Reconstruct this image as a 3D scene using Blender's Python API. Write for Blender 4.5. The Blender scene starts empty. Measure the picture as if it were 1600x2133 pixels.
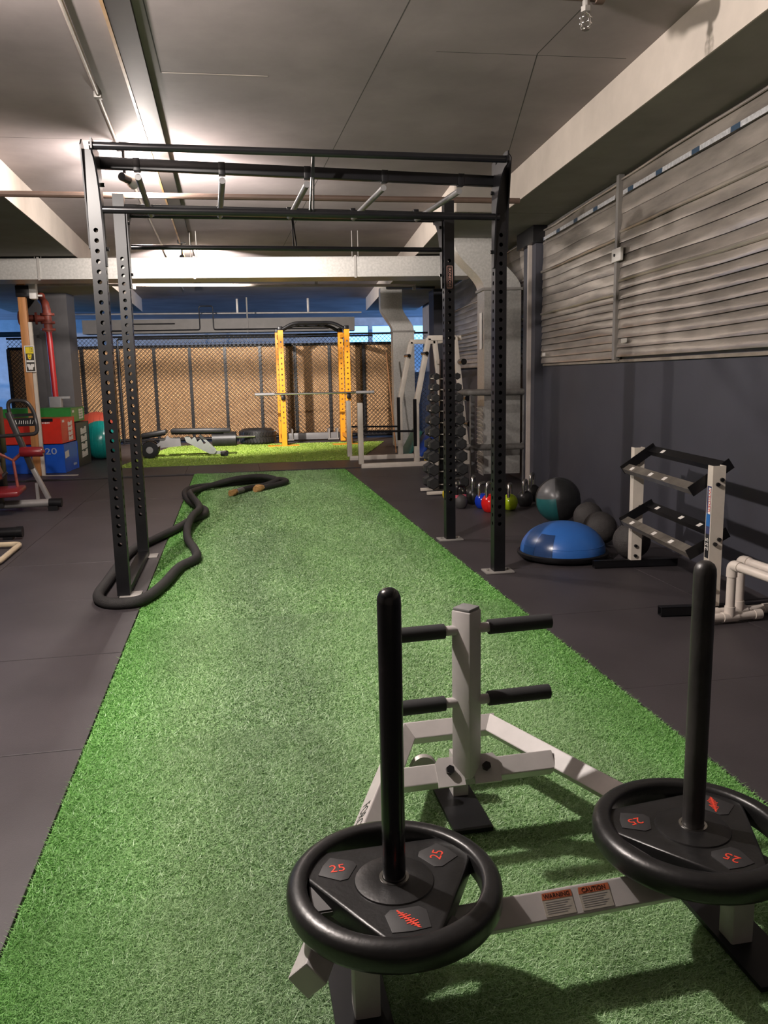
import bpy, bmesh, math, random
import numpy as np
from mathutils import Vector, Matrix, noise
random.seed(7); RNG = np.random.default_rng(7)
S = bpy.context.scene
COL = S.collection
PI = math.pi

# ------------------------------------------------------------------ camera
FPX = 1670.0
def _n(v): return Vector(v).normalized()
_Y = _n((484 - 800, 789 - 1066.5, FPX)); _D = _n((1000 - 800, 10992 - 1066.5, FPX))
_D = _n(_D - _Y * _D.dot(_Y)); _Z = -_D; _X = _Y.cross(_Z)
# rows of world axes in camera coordinates (x right, y down, z forward)
cam_right = Vector((_X.x, _Y.x, _Z.x)); cam_down = Vector((_X.y, _Y.y, _Z.y)); cam_fwd = Vector((_X.z, _Y.z, _Z.z))
cd = bpy.data.cameras.new('camera'); cam = bpy.data.objects.new('camera', cd); COL.objects.link(cam)
EYE = Vector((0, 0, 1.35))
M = Matrix((cam_right, -cam_down, -cam_fwd)).transposed().to_4x4(); M.translation = EYE
cam.matrix_world = M
cd.sensor_fit = 'VERTICAL'; cd.sensor_height = 36.0; cd.lens = 36.0 * FPX / 2133.0
cd.clip_start = 0.05; cd.clip_end = 200
S.camera = cam

# ------------------------------------------------------------------ world, exposure
w = bpy.data.worlds.new('sky'); S.world = w; w.use_nodes = True
bg = w.node_tree.nodes['Background']; bg.inputs[0].default_value = (0.16, 0.42, 1.0, 1); bg.inputs[1].default_value = 2.2
S.view_settings.view_transform = 'Standard'; S.view_settings.look = 'None'
S.view_settings.gamma = 1.0; S.view_settings.use_curve_mapping = False
S.view_settings.exposure = 1.0
LAMP_COL = (1.0, 0.912, 0.848)
P_NEAR, P_MID, P_FAR = 265, 85, 1150

# ------------------------------------------------------------------ helpers
def srgb(r, g, b):
    f = lambda c: (c / 255) / 12.92 if c / 255 <= 0.04045 else ((c / 255 + 0.055) / 1.055) ** 2.4
    return (f(r), f(g), f(b))
MATS = {}
def mat(name, col, rough=0.5, metal=0.0, var=0.12, scale=6.0, bump=0.0, bscale=60.0, stretch=None, emit=0.0, spec=0.5, coat=0.0):
    if name in MATS: return MATS[name]
    m = bpy.data.materials.new(name); m.use_nodes = True; nt = m.node_tree; N = nt.nodes; L = nt.links
    b = N['Principled BSDF']
    b.inputs['Roughness'].default_value = rough; b.inputs['Metallic'].default_value = metal
    b.inputs['Specular IOR Level'].default_value = spec; b.inputs['Coat Weight'].default_value = coat
    tc = N.new('ShaderNodeTexCoord'); mp = N.new('ShaderNodeMapping'); L.new(tc.outputs['Object'], mp.inputs[0])
    if stretch: mp.inputs['Scale'].default_value = stretch
    nz = N.new('ShaderNodeTexNoise'); nz.inputs['Scale'].default_value = scale; nz.inputs['Detail'].default_value = 6
    nz.inputs['Roughness'].default_value = 0.6
    L.new(mp.outputs[0], nz.inputs['Vector'])
    rp = N.new('ShaderNodeValToRGB'); L.new(nz.outputs['Fac'], rp.inputs[0])
    rp.color_ramp.elements[0].position = 0.3; rp.color_ramp.elements[1].position = 0.7
    rp.color_ramp.elements[0].color = tuple(c * (1 - var) for c in col) + (1,)
    rp.color_ramp.elements[1].color = tuple(min(1, c * (1 + var)) for c in col) + (1,)
    L.new(rp.outputs[0], b.inputs['Base Color'])
    if bump > 0:
        n2 = N.new('ShaderNodeTexNoise'); n2.inputs['Scale'].default_value = bscale; n2.inputs['Detail'].default_value = 4
        L.new(mp.outputs[0], n2.inputs['Vector'])
        bp = N.new('ShaderNodeBump'); bp.inputs['Strength'].default_value = bump; bp.inputs['Distance'].default_value = 0.01
        L.new(n2.outputs['Fac'], bp.inputs['Height']); L.new(bp.outputs[0], b.inputs['Normal'])
    if emit > 0:
        b.inputs['Emission Color'].default_value = (*col, 1); b.inputs['Emission Strength'].default_value = emit
    MATS[name] = m; return m

def obj(name, bm, m, parent=None, kind=None, smooth=30, local=False, label=None):
    """link a bmesh as one mesh object; shapes are given in world metres unless local"""
    if parent is not None and not local:
        bm.transform(parent_world(parent).inverted())
    me = bpy.data.meshes.new(name)
    bmesh.ops.recalc_face_normals(bm, faces=bm.faces[:])
    bm.to_mesh(me); bm.free()
    if smooth:
        me.polygons.foreach_set('use_smooth', [True] * len(me.polygons)); me.set_sharp_from_angle(angle=math.radians(smooth))
    me.materials.append(m)
    o = bpy.data.objects.new(name, me); COL.objects.link(o)
    if parent is not None: o.parent = parent
    if kind: o['kind'] = kind
    if label: o['label'] = label
    return o
def parent_world(p):
    Mx = p.matrix_basis.copy()
    while p.parent: p = p.parent; Mx = p.matrix_basis @ Mx
    return Mx
def thing(name, label, cat, loc=(0, 0, 0), rz=0.0, group=None):
    o = bpy.data.objects.new(name, None); COL.objects.link(o)
    o.empty_display_size = 0.1
    o.matrix_basis = Matrix.Translation(loc) @ Matrix.Rotation(rz, 4, 'Z')
    o['label'] = label; o['category'] = cat
    if group: o['group'] = group
    return o
def tag(o, label, cat, group=None):
    o['label'] = label; o['category'] = cat
    if group: o['group'] = group
    return o
def struct(name, bm, m, smooth=30, parent=None):
    return obj(name, bm, m, parent, kind=None if parent else 'structure', smooth=smooth)
def dup(root, loc, rz=0.0, label=None, group=None, mats=None):
    def rec(o, par):
        c = o.copy(); COL.objects.link(c); c.parent = par
        for ch in kids[o]: rec(ch, c)
        return c
    kids = {}
    def gather(o):
        kids[o] = list(o.children)
        for ch in kids[o]: gather(ch)
    gather(root)
    r = rec(root, None)
    r.matrix_basis = Matrix.Translation(loc) @ Matrix.Rotation(rz, 4, 'Z')
    if label: r['label'] = label
    if group: r['group'] = group
    return r
def B(): return bmesh.new()
def box(bm, c, s, rz=0.0, Mx=None, bevel=0.0):
    T = Mx if Mx is not None else Matrix.Translation(c) @ Matrix.Rotation(rz, 4, 'Z')
    r = bmesh.ops.create_cube(bm, size=1.0, matrix=T @ Matrix.Diagonal((s[0], s[1], s[2], 1)))
    if bevel > 0:
        es = list({e for v in r['verts'] for e in v.link_edges})
        bmesh.ops.bevel(bm, geom=es, offset=bevel, segments=2, affect='EDGES', profile=0.5)
    return bm
def frame_of(p0, p1, up=(0, 0, 1)):
    p0 = Vector(p0); p1 = Vector(p1); d = (p1 - p0); L = d.length; d.normalize()
    up = Vector(up)
    if abs(d.dot(up)) > 0.98: up = Vector((0, 1, 0))
    s = d.cross(up).normalized(); u = s.cross(d)
    Mx = Matrix((d, s, u)).transposed().to_4x4(); Mx.translation = (p0 + p1) / 2
    return Mx, L
def bar(bm, p0, p1, w_, h_, up=(0, 0, 1), bevel=0.0):
    Mx, L = frame_of(p0, p1, up)
    return box(bm, None, (L, w_, h_), Mx=Mx, bevel=bevel)
def tube(bm, pts, r, n=12, closed=False, caps=True):
    pts = [Vector(p) for p in pts]; m_ = len(pts)
    rr = r if isinstance(r, (list, tuple)) else [r] * m_
    ref = None; rings = []
    for i, p in enumerate(pts):
        if closed: t = pts[(i + 1) % m_] - pts[i - 1]
        else: t = pts[min(i + 1, m_ - 1)] - pts[max(i - 1, 0)]
        t.normalize()
        if ref is None:
            ref = Vector((0, 0, 1)) if abs(t.z) < 0.9 else Vector((1, 0, 0))
        u = (ref - t * ref.dot(t))
        if u.length < 1e-4: u = t.orthogonal()
        u.normalize(); v = t.cross(u); ref = u
        rings.append([bm.verts.new(p + (u * math.cos(a) + v * math.sin(a)) * rr[i]) for a in [2 * PI * k / n for k in range(n)]])
    rng = range(m_ if closed else m_ - 1)
    for i in rng:
        a, b = rings[i], rings[(i + 1) % m_]
        for k in range(n): bm.faces.new((a[k], a[(k + 1) % n], b[(k + 1) % n], b[k]))
    if caps and not closed:
        bm.faces.new(rings[0][::-1]); bm.faces.new(rings[-1])
    return bm
def rounded(pts, rad, seg=5):
    """polyline with rounded corners"""
    pts = [Vector(p) for p in pts]; out = [pts[0]]
    for i in range(1, len(pts) - 1):
        a, b, c = pts[i - 1], pts[i], pts[i + 1]
        d1 = (a - b); d2 = (c - b); r = min(rad, d1.length * 0.45, d2.length * 0.45)
        p1 = b + d1.normalized() * r; p2 = b + d2.normalized() * r
        for k in range(seg + 1):
            t = k / seg; out.append((1 - t) ** 2 * p1 + 2 * t * (1 - t) * b + t * t * p2)
    out.append(pts[-1]); return out
def catmull(pts, seg=6):
    pts = [Vector(p) for p in pts]; out = []
    for i in range(len(pts) - 1):
        p0 = pts[max(i - 1, 0)]; p1 = pts[i]; p2 = pts[i + 1]; p3 = pts[min(i + 2, len(pts) - 1)]
        for k in range(seg):
            t = k / seg
            out.append(0.5 * ((2 * p1) + (p2 - p0) * t + (2 * p0 - 5 * p1 + 4 * p2 - p3) * t * t + (3 * p1 - p0 - 3 * p2 + p3) * t ** 3))
    out.append(pts[-1]); return out
def lathe(bm, prof, n=32, Mx=Matrix.Identity(4), closed=False):
    rings = []
    for r, z in prof:
        if r < 1e-6: rings.append([bm.verts.new(Mx @ Vector((0, 0, z)))])
        else: rings.append([bm.verts.new(Mx @ Vector((r * math.cos(2 * PI * k / n), r * math.sin(2 * PI * k / n), z))) for k in range(n)])
    idx = list(range(len(rings) - 1)) + ([len(rings) - 1] if closed else [])
    for i in idx:
        a, b = rings[i], rings[(i + 1) % len(rings)]
        for k in range(n):
            k2 = (k + 1) % n
            if len(a) == 1 and len(b) == 1: continue
            if len(a) == 1: bm.faces.new((a[0], b[k], b[k2]))
            elif len(b) == 1: bm.faces.new((a[k], a[k2], b[0]))
            else: bm.faces.new((a[k], a[k2], b[k2], b[k]))
    return bm
def prism(bm, poly, z0, z1, Mx=Matrix.Identity(4), bevel=0.0):
    lo = [bm.verts.new(Mx @ Vector((x, y, z0))) for x, y in poly]; hi = [bm.verts.new(Mx @ Vector((x, y, z1))) for x, y in poly]
    n = len(poly); fs = [bm.faces.new(lo[::-1]), bm.faces.new(hi)]
    for k in range(n): fs.append(bm.faces.new((lo[k], lo[(k + 1) % n], hi[(k + 1) % n], hi[k])))
    if bevel > 0:
        es = list(fs[1].edges)
        bmesh.ops.bevel(bm, geom=es, offset=bevel, segments=2, affect='EDGES', profile=0.5)
    return bm
def sphere(bm, c, r, u=32, v=20, squash=1.0):
    Mx = Matrix.Translation(c) @ Matrix.Diagonal((1, 1, squash, 1))
    bmesh.ops.create_uvsphere(bm, u_segments=u, v_segments=v, radius=r, matrix=Mx); return bm
def text(name, body, size, m, Mx, parent, extrude=0.0006, sx=1.0):
    cu = bpy.data.curves.new(name, 'FONT'); cu.body = body; cu.size = size; cu.align_x = 'CENTER'; cu.align_y = 'CENTER'
    cu.extrude = extrude; cu.resolution_u = 3
    t = bpy.data.objects.new(name + '_tmp', cu); COL.objects.link(t)
    me = bpy.data.meshes.new_from_object(t.evaluated_get(bpy.context.evaluated_depsgraph_get()))
    bpy.data.objects.remove(t); bpy.data.curves.remove(cu)
    W = Mx @ Matrix.Diagonal((sx, 1, 1, 1))
    if parent is not None: W = parent_world(parent).inverted() @ W
    me.transform(W); me.materials.clear(); me.materials.append(m)
    o = bpy.data.objects.new(name, me); COL.objects.link(o); o.parent = parent
    return o
def axes(origin, xdir, ydir):
    x = Vector(xdir).normalized(); y = Vector(ydir); y = (y - x * y.dot(x)).normalized(); z = x.cross(y)
    Mx = Matrix((x, y, z)).transposed().to_4x4(); Mx.translation = origin; return Mx

# building grid: runs 5 degrees off the turf lane
BD = Vector((0.089, 0.996, 0)).normalized(); PD = Vector((BD.y, -BD.x, 0)); BROT = -math.atan2(0.089, 0.996)
WALL0 = Vector((3.38, 7.4, 0))
def wall_x(y): return WALL0.x + (y - WALL0.y) * BD.x / BD.y
def wpt(y, off=0.0, z=0.0):           # point on the right wall at depth y, off metres into the room
    return Vector((wall_x(y), y, z)) - PD * off

# ------------------------------------------------------------------ materials
m_mat = mat('rubber_mat', (0.043, 0.0365, 0.0395), 0.5, var=0.24, scale=1.6, bump=0.12, bscale=220)
m_slab = mat('dark_slab', (0.02, 0.019, 0.02), 0.8)
m_conc = mat('ceiling_concrete', (0.285, 0.243, 0.242), 0.75, var=0.25, scale=0.9, bump=0.12, bscale=9)
m_beam = mat('pale_concrete', (0.56, 0.49, 0.43), 0.8, var=0.1, scale=2.5, bump=0.1, bscale=20)
m_soffit = mat('soffit_concrete', (0.23, 0.21, 0.185), 0.8, var=0.15, scale=2)
m_wall = mat('blue_grey_paint', (0.049, 0.049, 0.063), 0.6, var=0.14, scale=1.5, bump=0.05, bscale=40)
m_ledge = mat('sandy_ledge', (0.26, 0.22, 0.18), 0.85, var=0.2)
m_back = mat('dim_wall', (0.30, 0.27, 0.25), 0.9)
m_shut = mat('shutter_sheet', (0.40, 0.355, 0.315), 0.30, metal=0.5, var=0.42, scale=2.2, stretch=(0.5, 0.5, 2.5), bump=0.25, bscale=7)
m_galv = mat('galvanised_steel', (0.48, 0.465, 0.44), 0.42, metal=0.5, var=0.16, scale=34)
m_galvd = mat('dull_duct_steel', (0.24, 0.225, 0.21), 0.5, metal=0.3, var=0.15, scale=5)
m_blk = mat('black_powder_coat', (0.0065, 0.0063, 0.0075), 0.38, var=0.3, spec=0.35)
m_blkg = mat('gloss_black_steel', (0.008, 0.008, 0.009), 0.22, var=0.3)
m_rub = mat('black_rubber', (0.016, 0.0155, 0.016), 0.42, var=0.35, scale=14, bump=0.1, bscale=120)
m_sled = mat('grey_sled_paint', (0.40, 0.375, 0.365), 0.42, var=0.08, scale=12)
m_foam = mat('black_foam_grip', (0.015, 0.015, 0.016), 0.75, var=0.2)
m_red = mat('red_print', (0.62, 0.05, 0.025), 0.5)
m_white = mat('white_paint', (0.62, 0.56, 0.49), 0.45, var=0.07, scale=10)
m_pvc = mat('white_pvc', (0.66, 0.59, 0.53), 0.3, var=0.05)
m_chrome = mat('bright_steel', (0.62, 0.6, 0.57), 0.22, metal=1.0, var=0.1)
m_grey = mat('mid_grey_paint', (0.17, 0.165, 0.165), 0.45)
m_lgrey = mat('worn_steel_grey', (0.34, 0.32, 0.30), 0.5, metal=0.3)
m_yel = mat('yellow_powder_coat', (0.72, 0.275, 0.008), 0.4, var=0.08)
m_screen = mat('woven_screen', (0.62, 0.375, 0.18), 0.75, var=0.3, scale=18, bump=0.5, bscale=45, stretch=(1, 1, 1))
m_wire = mat('fence_wire', (0.014, 0.012, 0.011), 0.5)
m_wood = mat('pine_post', (0.50, 0.22, 0.075), 0.5, var=0.2, scale=4, stretch=(6, 6, 0.5))
m_rope = mat('rope_sleeve', (0.021, 0.019, 0.019), 0.7, var=0.3, bump=0.5, bscale=260)
m_jute = mat('jute', (0.48, 0.27, 0.10), 0.9, var=0.3, scale=60, bump=0.8, bscale=200)
m_red_vinyl = mat('red_vinyl', (0.19, 0.013, 0.017), 0.3, var=0.15)
m_red_box = mat('red_box_vinyl', (0.68, 0.035, 0.02), 0.32, var=0.12, bump=0.3, bscale=5)
m_blue_box = mat('blue_box_vinyl', (0.012, 0.10, 0.58), 0.3, var=0.12, bump=0.3, bscale=5)
m_grn_box = mat('green_box_vinyl', (0.03, 0.26, 0.05), 0.35)
m_blk_box = mat('black_box_vinyl', (0.03, 0.03, 0.031), 0.4)
m_print = mat('white_print', (0.78, 0.74, 0.70), 0.5, var=0.03)
m_teal = mat('teal_ball_rubber', (0.008, 0.22, 0.20), 0.25, var=0.1)
m_pipe_red = mat('red_pipe_paint', (0.30, 0.013, 0.014), 0.35, var=0.1)
m_valve = mat('rusty_red_valve', (0.22, 0.045, 0.03), 0.55, var=0.35, scale=14)
m_bosu = mat('blue_dome_rubber', (0.028, 0.125, 0.42), 0.33, var=0.08, scale=3)
m_bosud = mat('dark_blue_dome_band', (0.018, 0.045, 0.13), 0.25, var=0.1)
m_slam = mat('dusty_slam_rubber', (0.042, 0.037, 0.036), 0.7, var=0.25, scale=12, bump=0.5, bscale=150)
m_cop = mat('brown_tray', (0.02, 0.015, 0.013), 0.6, var=0.2)
m_warm_tan = mat('warm_reflection_tan', (0.42, 0.24, 0.10), 0.5, var=0.2)
m_cond = mat('pale_conduit', (0.46, 0.40, 0.36), 0.5)
m_brown = mat('brown_pipe', (0.13, 0.085, 0.065), 0.5)
m_bulb = mat('bulb_glass', (1.0, 0.86, 0.70), 0.3, emit=30.0, var=0.0)

# ------------------------------------------------------------------ structure
bm = B(); box(bm, (-0.5, 11, -0.06), (16, 36, 0.08)); floor = struct('floor', bm, m_slab, 0)
TL, TR, TN, TF = -0.612, 1.585, 1.0, 11.85          # turf lane
random.seed(3)
mat_me = {}
def rubber_mat(x0, x1, y0, y1):
    g = 0.0035; dz = random.uniform(-0.0012, 0.0012)
    key = (round(x1 - x0, 3), round(y1 - y0, 3))
    if key not in mat_me:
        b = B(); box(b, (0, 0, 0), (x1 - x0 - g, y1 - y0 - g, 0.018), bevel=0.002)
        o = obj('rubber_mat', b, m_mat, floor, local=True, smooth=0); mat_me[key] = o.data
    else:
        o = bpy.data.objects.new('rubber_mat', mat_me[key]); COL.objects.link(o); o.parent = floor
    o.location = ((x0 + x1) / 2, (y0 + y1) / 2, -0.0105 + dz)
PW = 1.09
ys = [2.97 + PW * k for k in range(-4, 9)]
ys_l = [y for y in ys if y < 11.9] + [TF]
for i in range(len(ys_l) - 1):
    y0, y1 = ys_l[i], ys_l[i + 1]
    if y1 - y0 < 0.2: continue
    x = TL - 0.004
    for k in range(6): rubber_mat(x - (1.12 if k == 0 else PW), x, y0, y1); x -= (1.12 if k == 0 else PW)
    x = TR + 0.006
    for k in range(4):
        x1 = min(x + PW, wall_x((y0 + y1) / 2) + 0.35)
        if x1 - x > 0.1: rubber_mat(x, x1, y0 + 0.07, y1 + 0.07)
        x += PW
# mats past the end of the lane
yy = TF + 0.07 + 0.01
for r in range(6):
    for k in range(10):
        x0 = -6.2 + k * PW
        rubber_mat(x0, x0 + PW, yy, yy + PW)
    yy += PW

CZ, SZ = 3.26, 2.955
# ceiling slab panels with board joints
bm = B(); box(bm, (-0.5, 11, CZ + 0.1), (18, 38, 0.2)); ceil = struct('ceiling', bm, m_conc, 0)
def seam(p, q, w_=0.007):
    b = B(); bar(b, (*p, CZ + 0.0088), (*q, CZ + 0.0088), w_, 0.018); return b
m_seam = mat('joint_sealant', (0.07, 0.065, 0.06), 0.9)  # dark strips of sealant along the ceiling joints
seams = [((1.02, 3.4), (0.83, 12.6)), ((-0.36, 3.0), (-0.345, 5.6)), ((1.95, 3.2), (1.92, 5.0)), ((1.92, 5.0), (2.5, 7.2)), ((-1.85, 7.15), (-0.6, 7.12)), ((1.3, 5.05), (2.5, 5.0))]
for i, (p, q) in enumerate(seams): struct('trim_%d' % (i + 1), seam(p, q), m_seam, 0)
b = B(); bar(b, (-0.34, 5.6, CZ), (0.32, 5.58, CZ), 0.012, 0.003); struct('trim_7', b, m_cond, 0)

def slab_quad(name, pts, z0, z1, m, parent=None):
    b = B(); prism(b, [(p[0], p[1]) for p in pts], z0, z1); return struct(name, b, m, 0, parent)
def face_strip(name, p, q, z0, z1, m, th=0.02):
    b = B(); bar(b, (p[0], p[1], (z0 + z1) / 2), (q[0], q[1], (z0 + z1) / 2), th, z1 - z0); return struct(name, b, m, 0)
# right dropped band (near piece, then the deeper piece past the column)
nb0, nb1 = Vector((2.30, 1.0)), Vector((2.790, 8.14)); nbm = nb0 + (nb1 - nb0) * (-4 / 7.14)
slab_quad('ceiling_band_1', [nbm, nb1, (3.50, 8.14), (2.6, -3)], SZ, CZ + 0.01, m_soffit)
face_strip('trim_8', nbm, nb1, SZ, CZ, m_beam)
fb0 = Vector((2.284, 8.15)); fb1 = Vector((3.36, 20.2))
slab_quad('ceiling_band_2', [fb0, fb1, (4.6, 20.2), (3.5, 8.15)], SZ, CZ + 0.01, m_soffit)
face_strip('trim_9', fb0, fb1, SZ, CZ, m_beam)
# left dropped band
lb0, lb1 = Vector((-1.80, 0.0)), Vector((-2.02, 20.2))
slab_quad('ceiling_band_3', [(-4.6, -3), (-4.9, 20.2), lb1, (-1.77, -3)], SZ, CZ + 0.01, m_soffit)
face_strip('trim_10', (-1.77, -3), lb1, SZ, CZ, m_beam)

# right wall: painted plinth wall, ledge, outer skin behind the shutters
wy0, wy1 = -3.0, 27.0
def wall_piece(name, y0, y1, off0, off1, z0, z1, m):
    a, b_, c, d = wpt(y0, off0), wpt(y1, off0), wpt(y1, off1), wpt(y0, off1)
    b = B(); prism(b, [(a.x, a.y), (b_.x, b_.y), (c.x, c.y), (d.x, d.y)], z0, z1); return struct(name, b, m, 0)
wall_r = wall_piece('wall_right', wy0, wy1, 0.0, -0.25, -0.02, 1.425, m_wall)
wall_piece('trim_11', wy0, 8.8, 0.02, -0.2, 1.425, 1.447, m_ledge)
wall_piece('wall_right_upper', wy0, 19.5, -0.16, -0.30, 1.40, 3.4, m_back)
wall_piece('wall_right_pier', 8.85, 9.35, 0.10, -0.2, -0.02, SZ, m_wall)
wall_piece('wall_right_pier_cap', 8.75, 9.45, 0.16, -0.2, 2.78, SZ, m_blk)
wall_piece('wall_right_far_pier', 15.2, 15.8, 0.25, -0.2, -0.02, SZ, m_wall)
wall_piece('trim_12', 9.0, 9.05, 0.14, 0.10, 0, 2.78, m_cond)
bm = B(); box(bm, (-6.6, 7.25, 1.6), (0.2, 20.9, 3.4)); struct('wall_left', bm, m_back, 0)
bm = B(); box(bm, (-0.5, -3.1, 1.6), (14, 0.2, 3.4)); struct('wall_back', bm, m_back, 0)
# far end: open car-park side behind the fence, daylight through the gap over a parapet
m_far = mat('far_wall_paint', (0.42, 0.42, 0.42), 0.9)
bm = B(); box(bm, (-3.0, 27.0, 1.65), (13.6, 0.25, 3.3)); struct('wall_far', bm, m_far, 0)
bm = B(); box(bm, (6.3, 27.0, 1.2), (5.0, 0.25, 2.4)); struct('wall_far_parapet', bm, m_far, 0)
bm = B(); box(bm, (6.3, 27.0, 3.15), (5.0, 0.25, 0.3)); struct('wall_far_lintel', bm, m_far, 0)
for i in range(3):
    b = B(); box(b, (4.6 + 1.4 * i, 27.0, 2.7), (0.12, 0.2, 0.65)); struct('window_%d' % (i + 1), b, m_far, 0)
m_out = mat('outside_ground', (0.35, 0.35, 0.36), 0.9)
bm = B(); box(bm, (0, 45, -0.12), (80, 36, 0.1)); struct('ground_outside', bm, m_out, 0)
# ------------------------------------------------------------------ ceiling lamps (the room's own lights)
def ceiling_lamp(loc, aim, power, label, spot=None, beam=0):
    """track spotlight: mount, stem, dark housing, pale reflector, bulb; its light sits in the bulb"""
    loc = Vector(loc); aim = Vector(aim).normalized()
    t = thing('ceiling_spotlight', label, 'lamp', loc)
    b = B(); box(b, (loc.x, loc.y, CZ - 0.025), (0.11, 0.07, 0.05), bevel=0.008); obj('mount', b, m_blk, t)
    b = B(); tube(b, [(loc.x, loc.y, CZ - 0.05), (loc.x, loc.y, loc.z + 0.0)], 0.012); obj('stem', b, m_blk, t)
    Mx, _ = frame_of(loc, loc + aim); Mx = Mx @ Matrix.Rotation(PI / 2, 4, 'Y'); Mx.translation = loc
    b = B(); lathe(b, [(0, -0.05), (0.034, -0.045), (0.036, 0.05), (0.03, 0.055), (0, 0.05)], 20, Mx); obj('housing', b, m_blk, t)
    b = B(); lathe(b, [(0.024, 0.055), (0.05, 0.10), (0.058, 0.13), (0.055, 0.13), (0.046, 0.10), (0.02, 0.058)], 20, Mx); obj('reflector', b, m_lgrey, t)
    b = B(); lathe(b, [(0, 0.05), (0.022, 0.06), (0.04, 0.10), (0.034, 0.135), (0, 0.148)], 20, Mx); obj('bulb', b, m_bulb, t)
    ld = bpy.data.lights.new('bulb_light', 'SPOT' if spot else 'POINT'); ld.energy = power; ld.color = LAMP_COL; ld.shadow_soft_size = 0.045
    lo = bpy.data.objects.new('bulb_light', ld); COL.objects.link(lo); lo.parent = t
    lo.location = aim * 0.20
    if spot:
        ld.spot_size = spot; ld.spot_blend = 0.6
        lo.rotation_euler = aim.to_track_quat('-Z', 'Y').to_euler()
    if beam:      # reflector bulb: most of its light leaves forwards
        l2 = bpy.data.lights.new('bulb_beam', 'SPOT'); l2.energy = beam; l2.color = LAMP_COL; l2.shadow_soft_size = 0.045
        l2.spot_size = math.radians(135); l2.spot_blend = 1.0
        o2 = bpy.data.objects.new('bulb_beam', l2); COL.objects.link(o2); o2.parent = t; o2.location = aim * 0.18
        o2.rotation_euler = (aim + Vector((-0.12, 0, 0.14))).to_track_quat('-Z', 'Y').to_euler()
    return t
ceiling_lamp((-0.79, 7.25, 3.0), (0.42, 0.88, -0.05), P_MID, 'black ceiling spotlight glowing above the rig by the brown cable tray', beam=470)
ceiling_lamp((-1.20, 3.05, 3.05), (0.3, -0.2, -0.6), P_NEAR, 'black ceiling spotlight nearest the camera, hung left of the cable tray')
ceiling_lamp((-0.60, 11.9, 3.02), (0.06, 1.0, -0.17), P_FAR, 'black ceiling spotlight behind the galvanised duct, aimed at the fence', spot=math.radians(96))

# ------------------------------------------------------------------ turf
def turf_mat(name, c0, c1, wear, lane=False):
    m = bpy.data.materials.new(name); m.use_nodes = True; nt = m.node_tree; N = nt.nodes; L = nt.links; b = N['Principled BSDF']
    b.inputs['Roughness'].default_value = 0.45; b.inputs['Specular IOR Level'].default_value = 0.5
    at = N.new('ShaderNodeAttribute'); at.attribute_name = 'tint'
    tc = N.new('ShaderNodeTexCoord'); mp = N.new('ShaderNodeMapping'); mp.inputs['Scale'].default_value = (1.5, 0.5, 1); L.new(tc.outputs['Object'], mp.inputs[0])
    nz = N.new('ShaderNodeTexNoise'); nz.inputs['Scale'].default_value = 2.2; nz.inputs['Detail'].default_value = 5; L.new(mp.outputs[0], nz.inputs['Vector'])
    rp = N.new('ShaderNodeValToRGB'); rp.color_ramp.elements[0].position = 0.35; rp.color_ramp.elements[1].position = 0.68
    rp.color_ramp.elements[0].color = (wear, wear, wear, 1); rp.color_ramp.elements[1].color = (1, 1, 1, 1); L.new(nz.outputs['Fac'], rp.inputs[0])
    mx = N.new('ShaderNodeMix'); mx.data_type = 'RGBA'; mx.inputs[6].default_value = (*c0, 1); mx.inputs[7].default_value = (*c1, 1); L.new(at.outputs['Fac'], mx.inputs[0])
    ml = N.new('ShaderNodeMix'); ml.data_type = 'RGBA'; ml.blend_type = 'MULTIPLY'; ml.inputs[0].default_value = 1.0
    L.new(mx.outputs[2], ml.inputs[6]); L.new(rp.outputs[0], ml.inputs[7]); last = ml.outputs[2]
    if lane:
        # trodden dirt along the middle of the lane, cleaner and deeper green pile along its edges
        ge = N.new('ShaderNodeNewGeometry'); sp_n = N.new('ShaderNodeSeparateXYZ'); L.new(ge.outputs['Position'], sp_n.inputs[0])
        n2 = N.new('ShaderNodeTexNoise'); n2.inputs['Scale'].default_value = 1.1; n2.inputs['Detail'].default_value = 4; L.new(mp.outputs[0], n2.inputs['Vector'])
        def math_(op, a, c):
            q = N.new('ShaderNodeMath'); q.operation = op
            for i, v in enumerate((a, c)):
                if isinstance(v, (int, float)): q.inputs[i].default_value = v
                else: L.new(v, q.inputs[i])
            return q.outputs[0]
        def mul(sock, fac, col):
            k = N.new('ShaderNodeMix'); k.data_type = 'RGBA'; k.blend_type = 'MULTIPLY'; L.new(fac, k.inputs[0]); L.new(sock, k.inputs[6]); k.inputs[7].default_value = (*col, 1); return k.outputs[2]
        wob = math_('MULTIPLY', math_('SUBTRACT', n2.outputs['Fac'], 0.5), 0.9)
        dx = math_('ABSOLUTE', math_('ADD', math_('SUBTRACT', sp_n.outputs['X'], 0.12), wob), 0.0)
        tr_ = N.new('ShaderNodeMapRange'); tr_.inputs[1].default_value = 0.36; tr_.inputs[2].default_value = 0.05; L.new(dx, tr_.inputs[0])
        last = mul(last, tr_.outputs[0], (0.86, 0.83, 0.92))
        ed = math_('ABSOLUTE', math_('SUBTRACT', sp_n.outputs['X'], 0.487), 0.0)
        er = N.new('ShaderNodeMapRange'); er.inputs[1].default_value = 0.72; er.inputs[2].default_value = 1.05; L.new(math_('ADD', ed, math_('MULTIPLY', wob, 0.35)), er.inputs[0])
        last = mul(last, er.outputs[0], (0.60, 0.86, 0.48))
    L.new(last, b.inputs['Base Color'])
    return m
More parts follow.
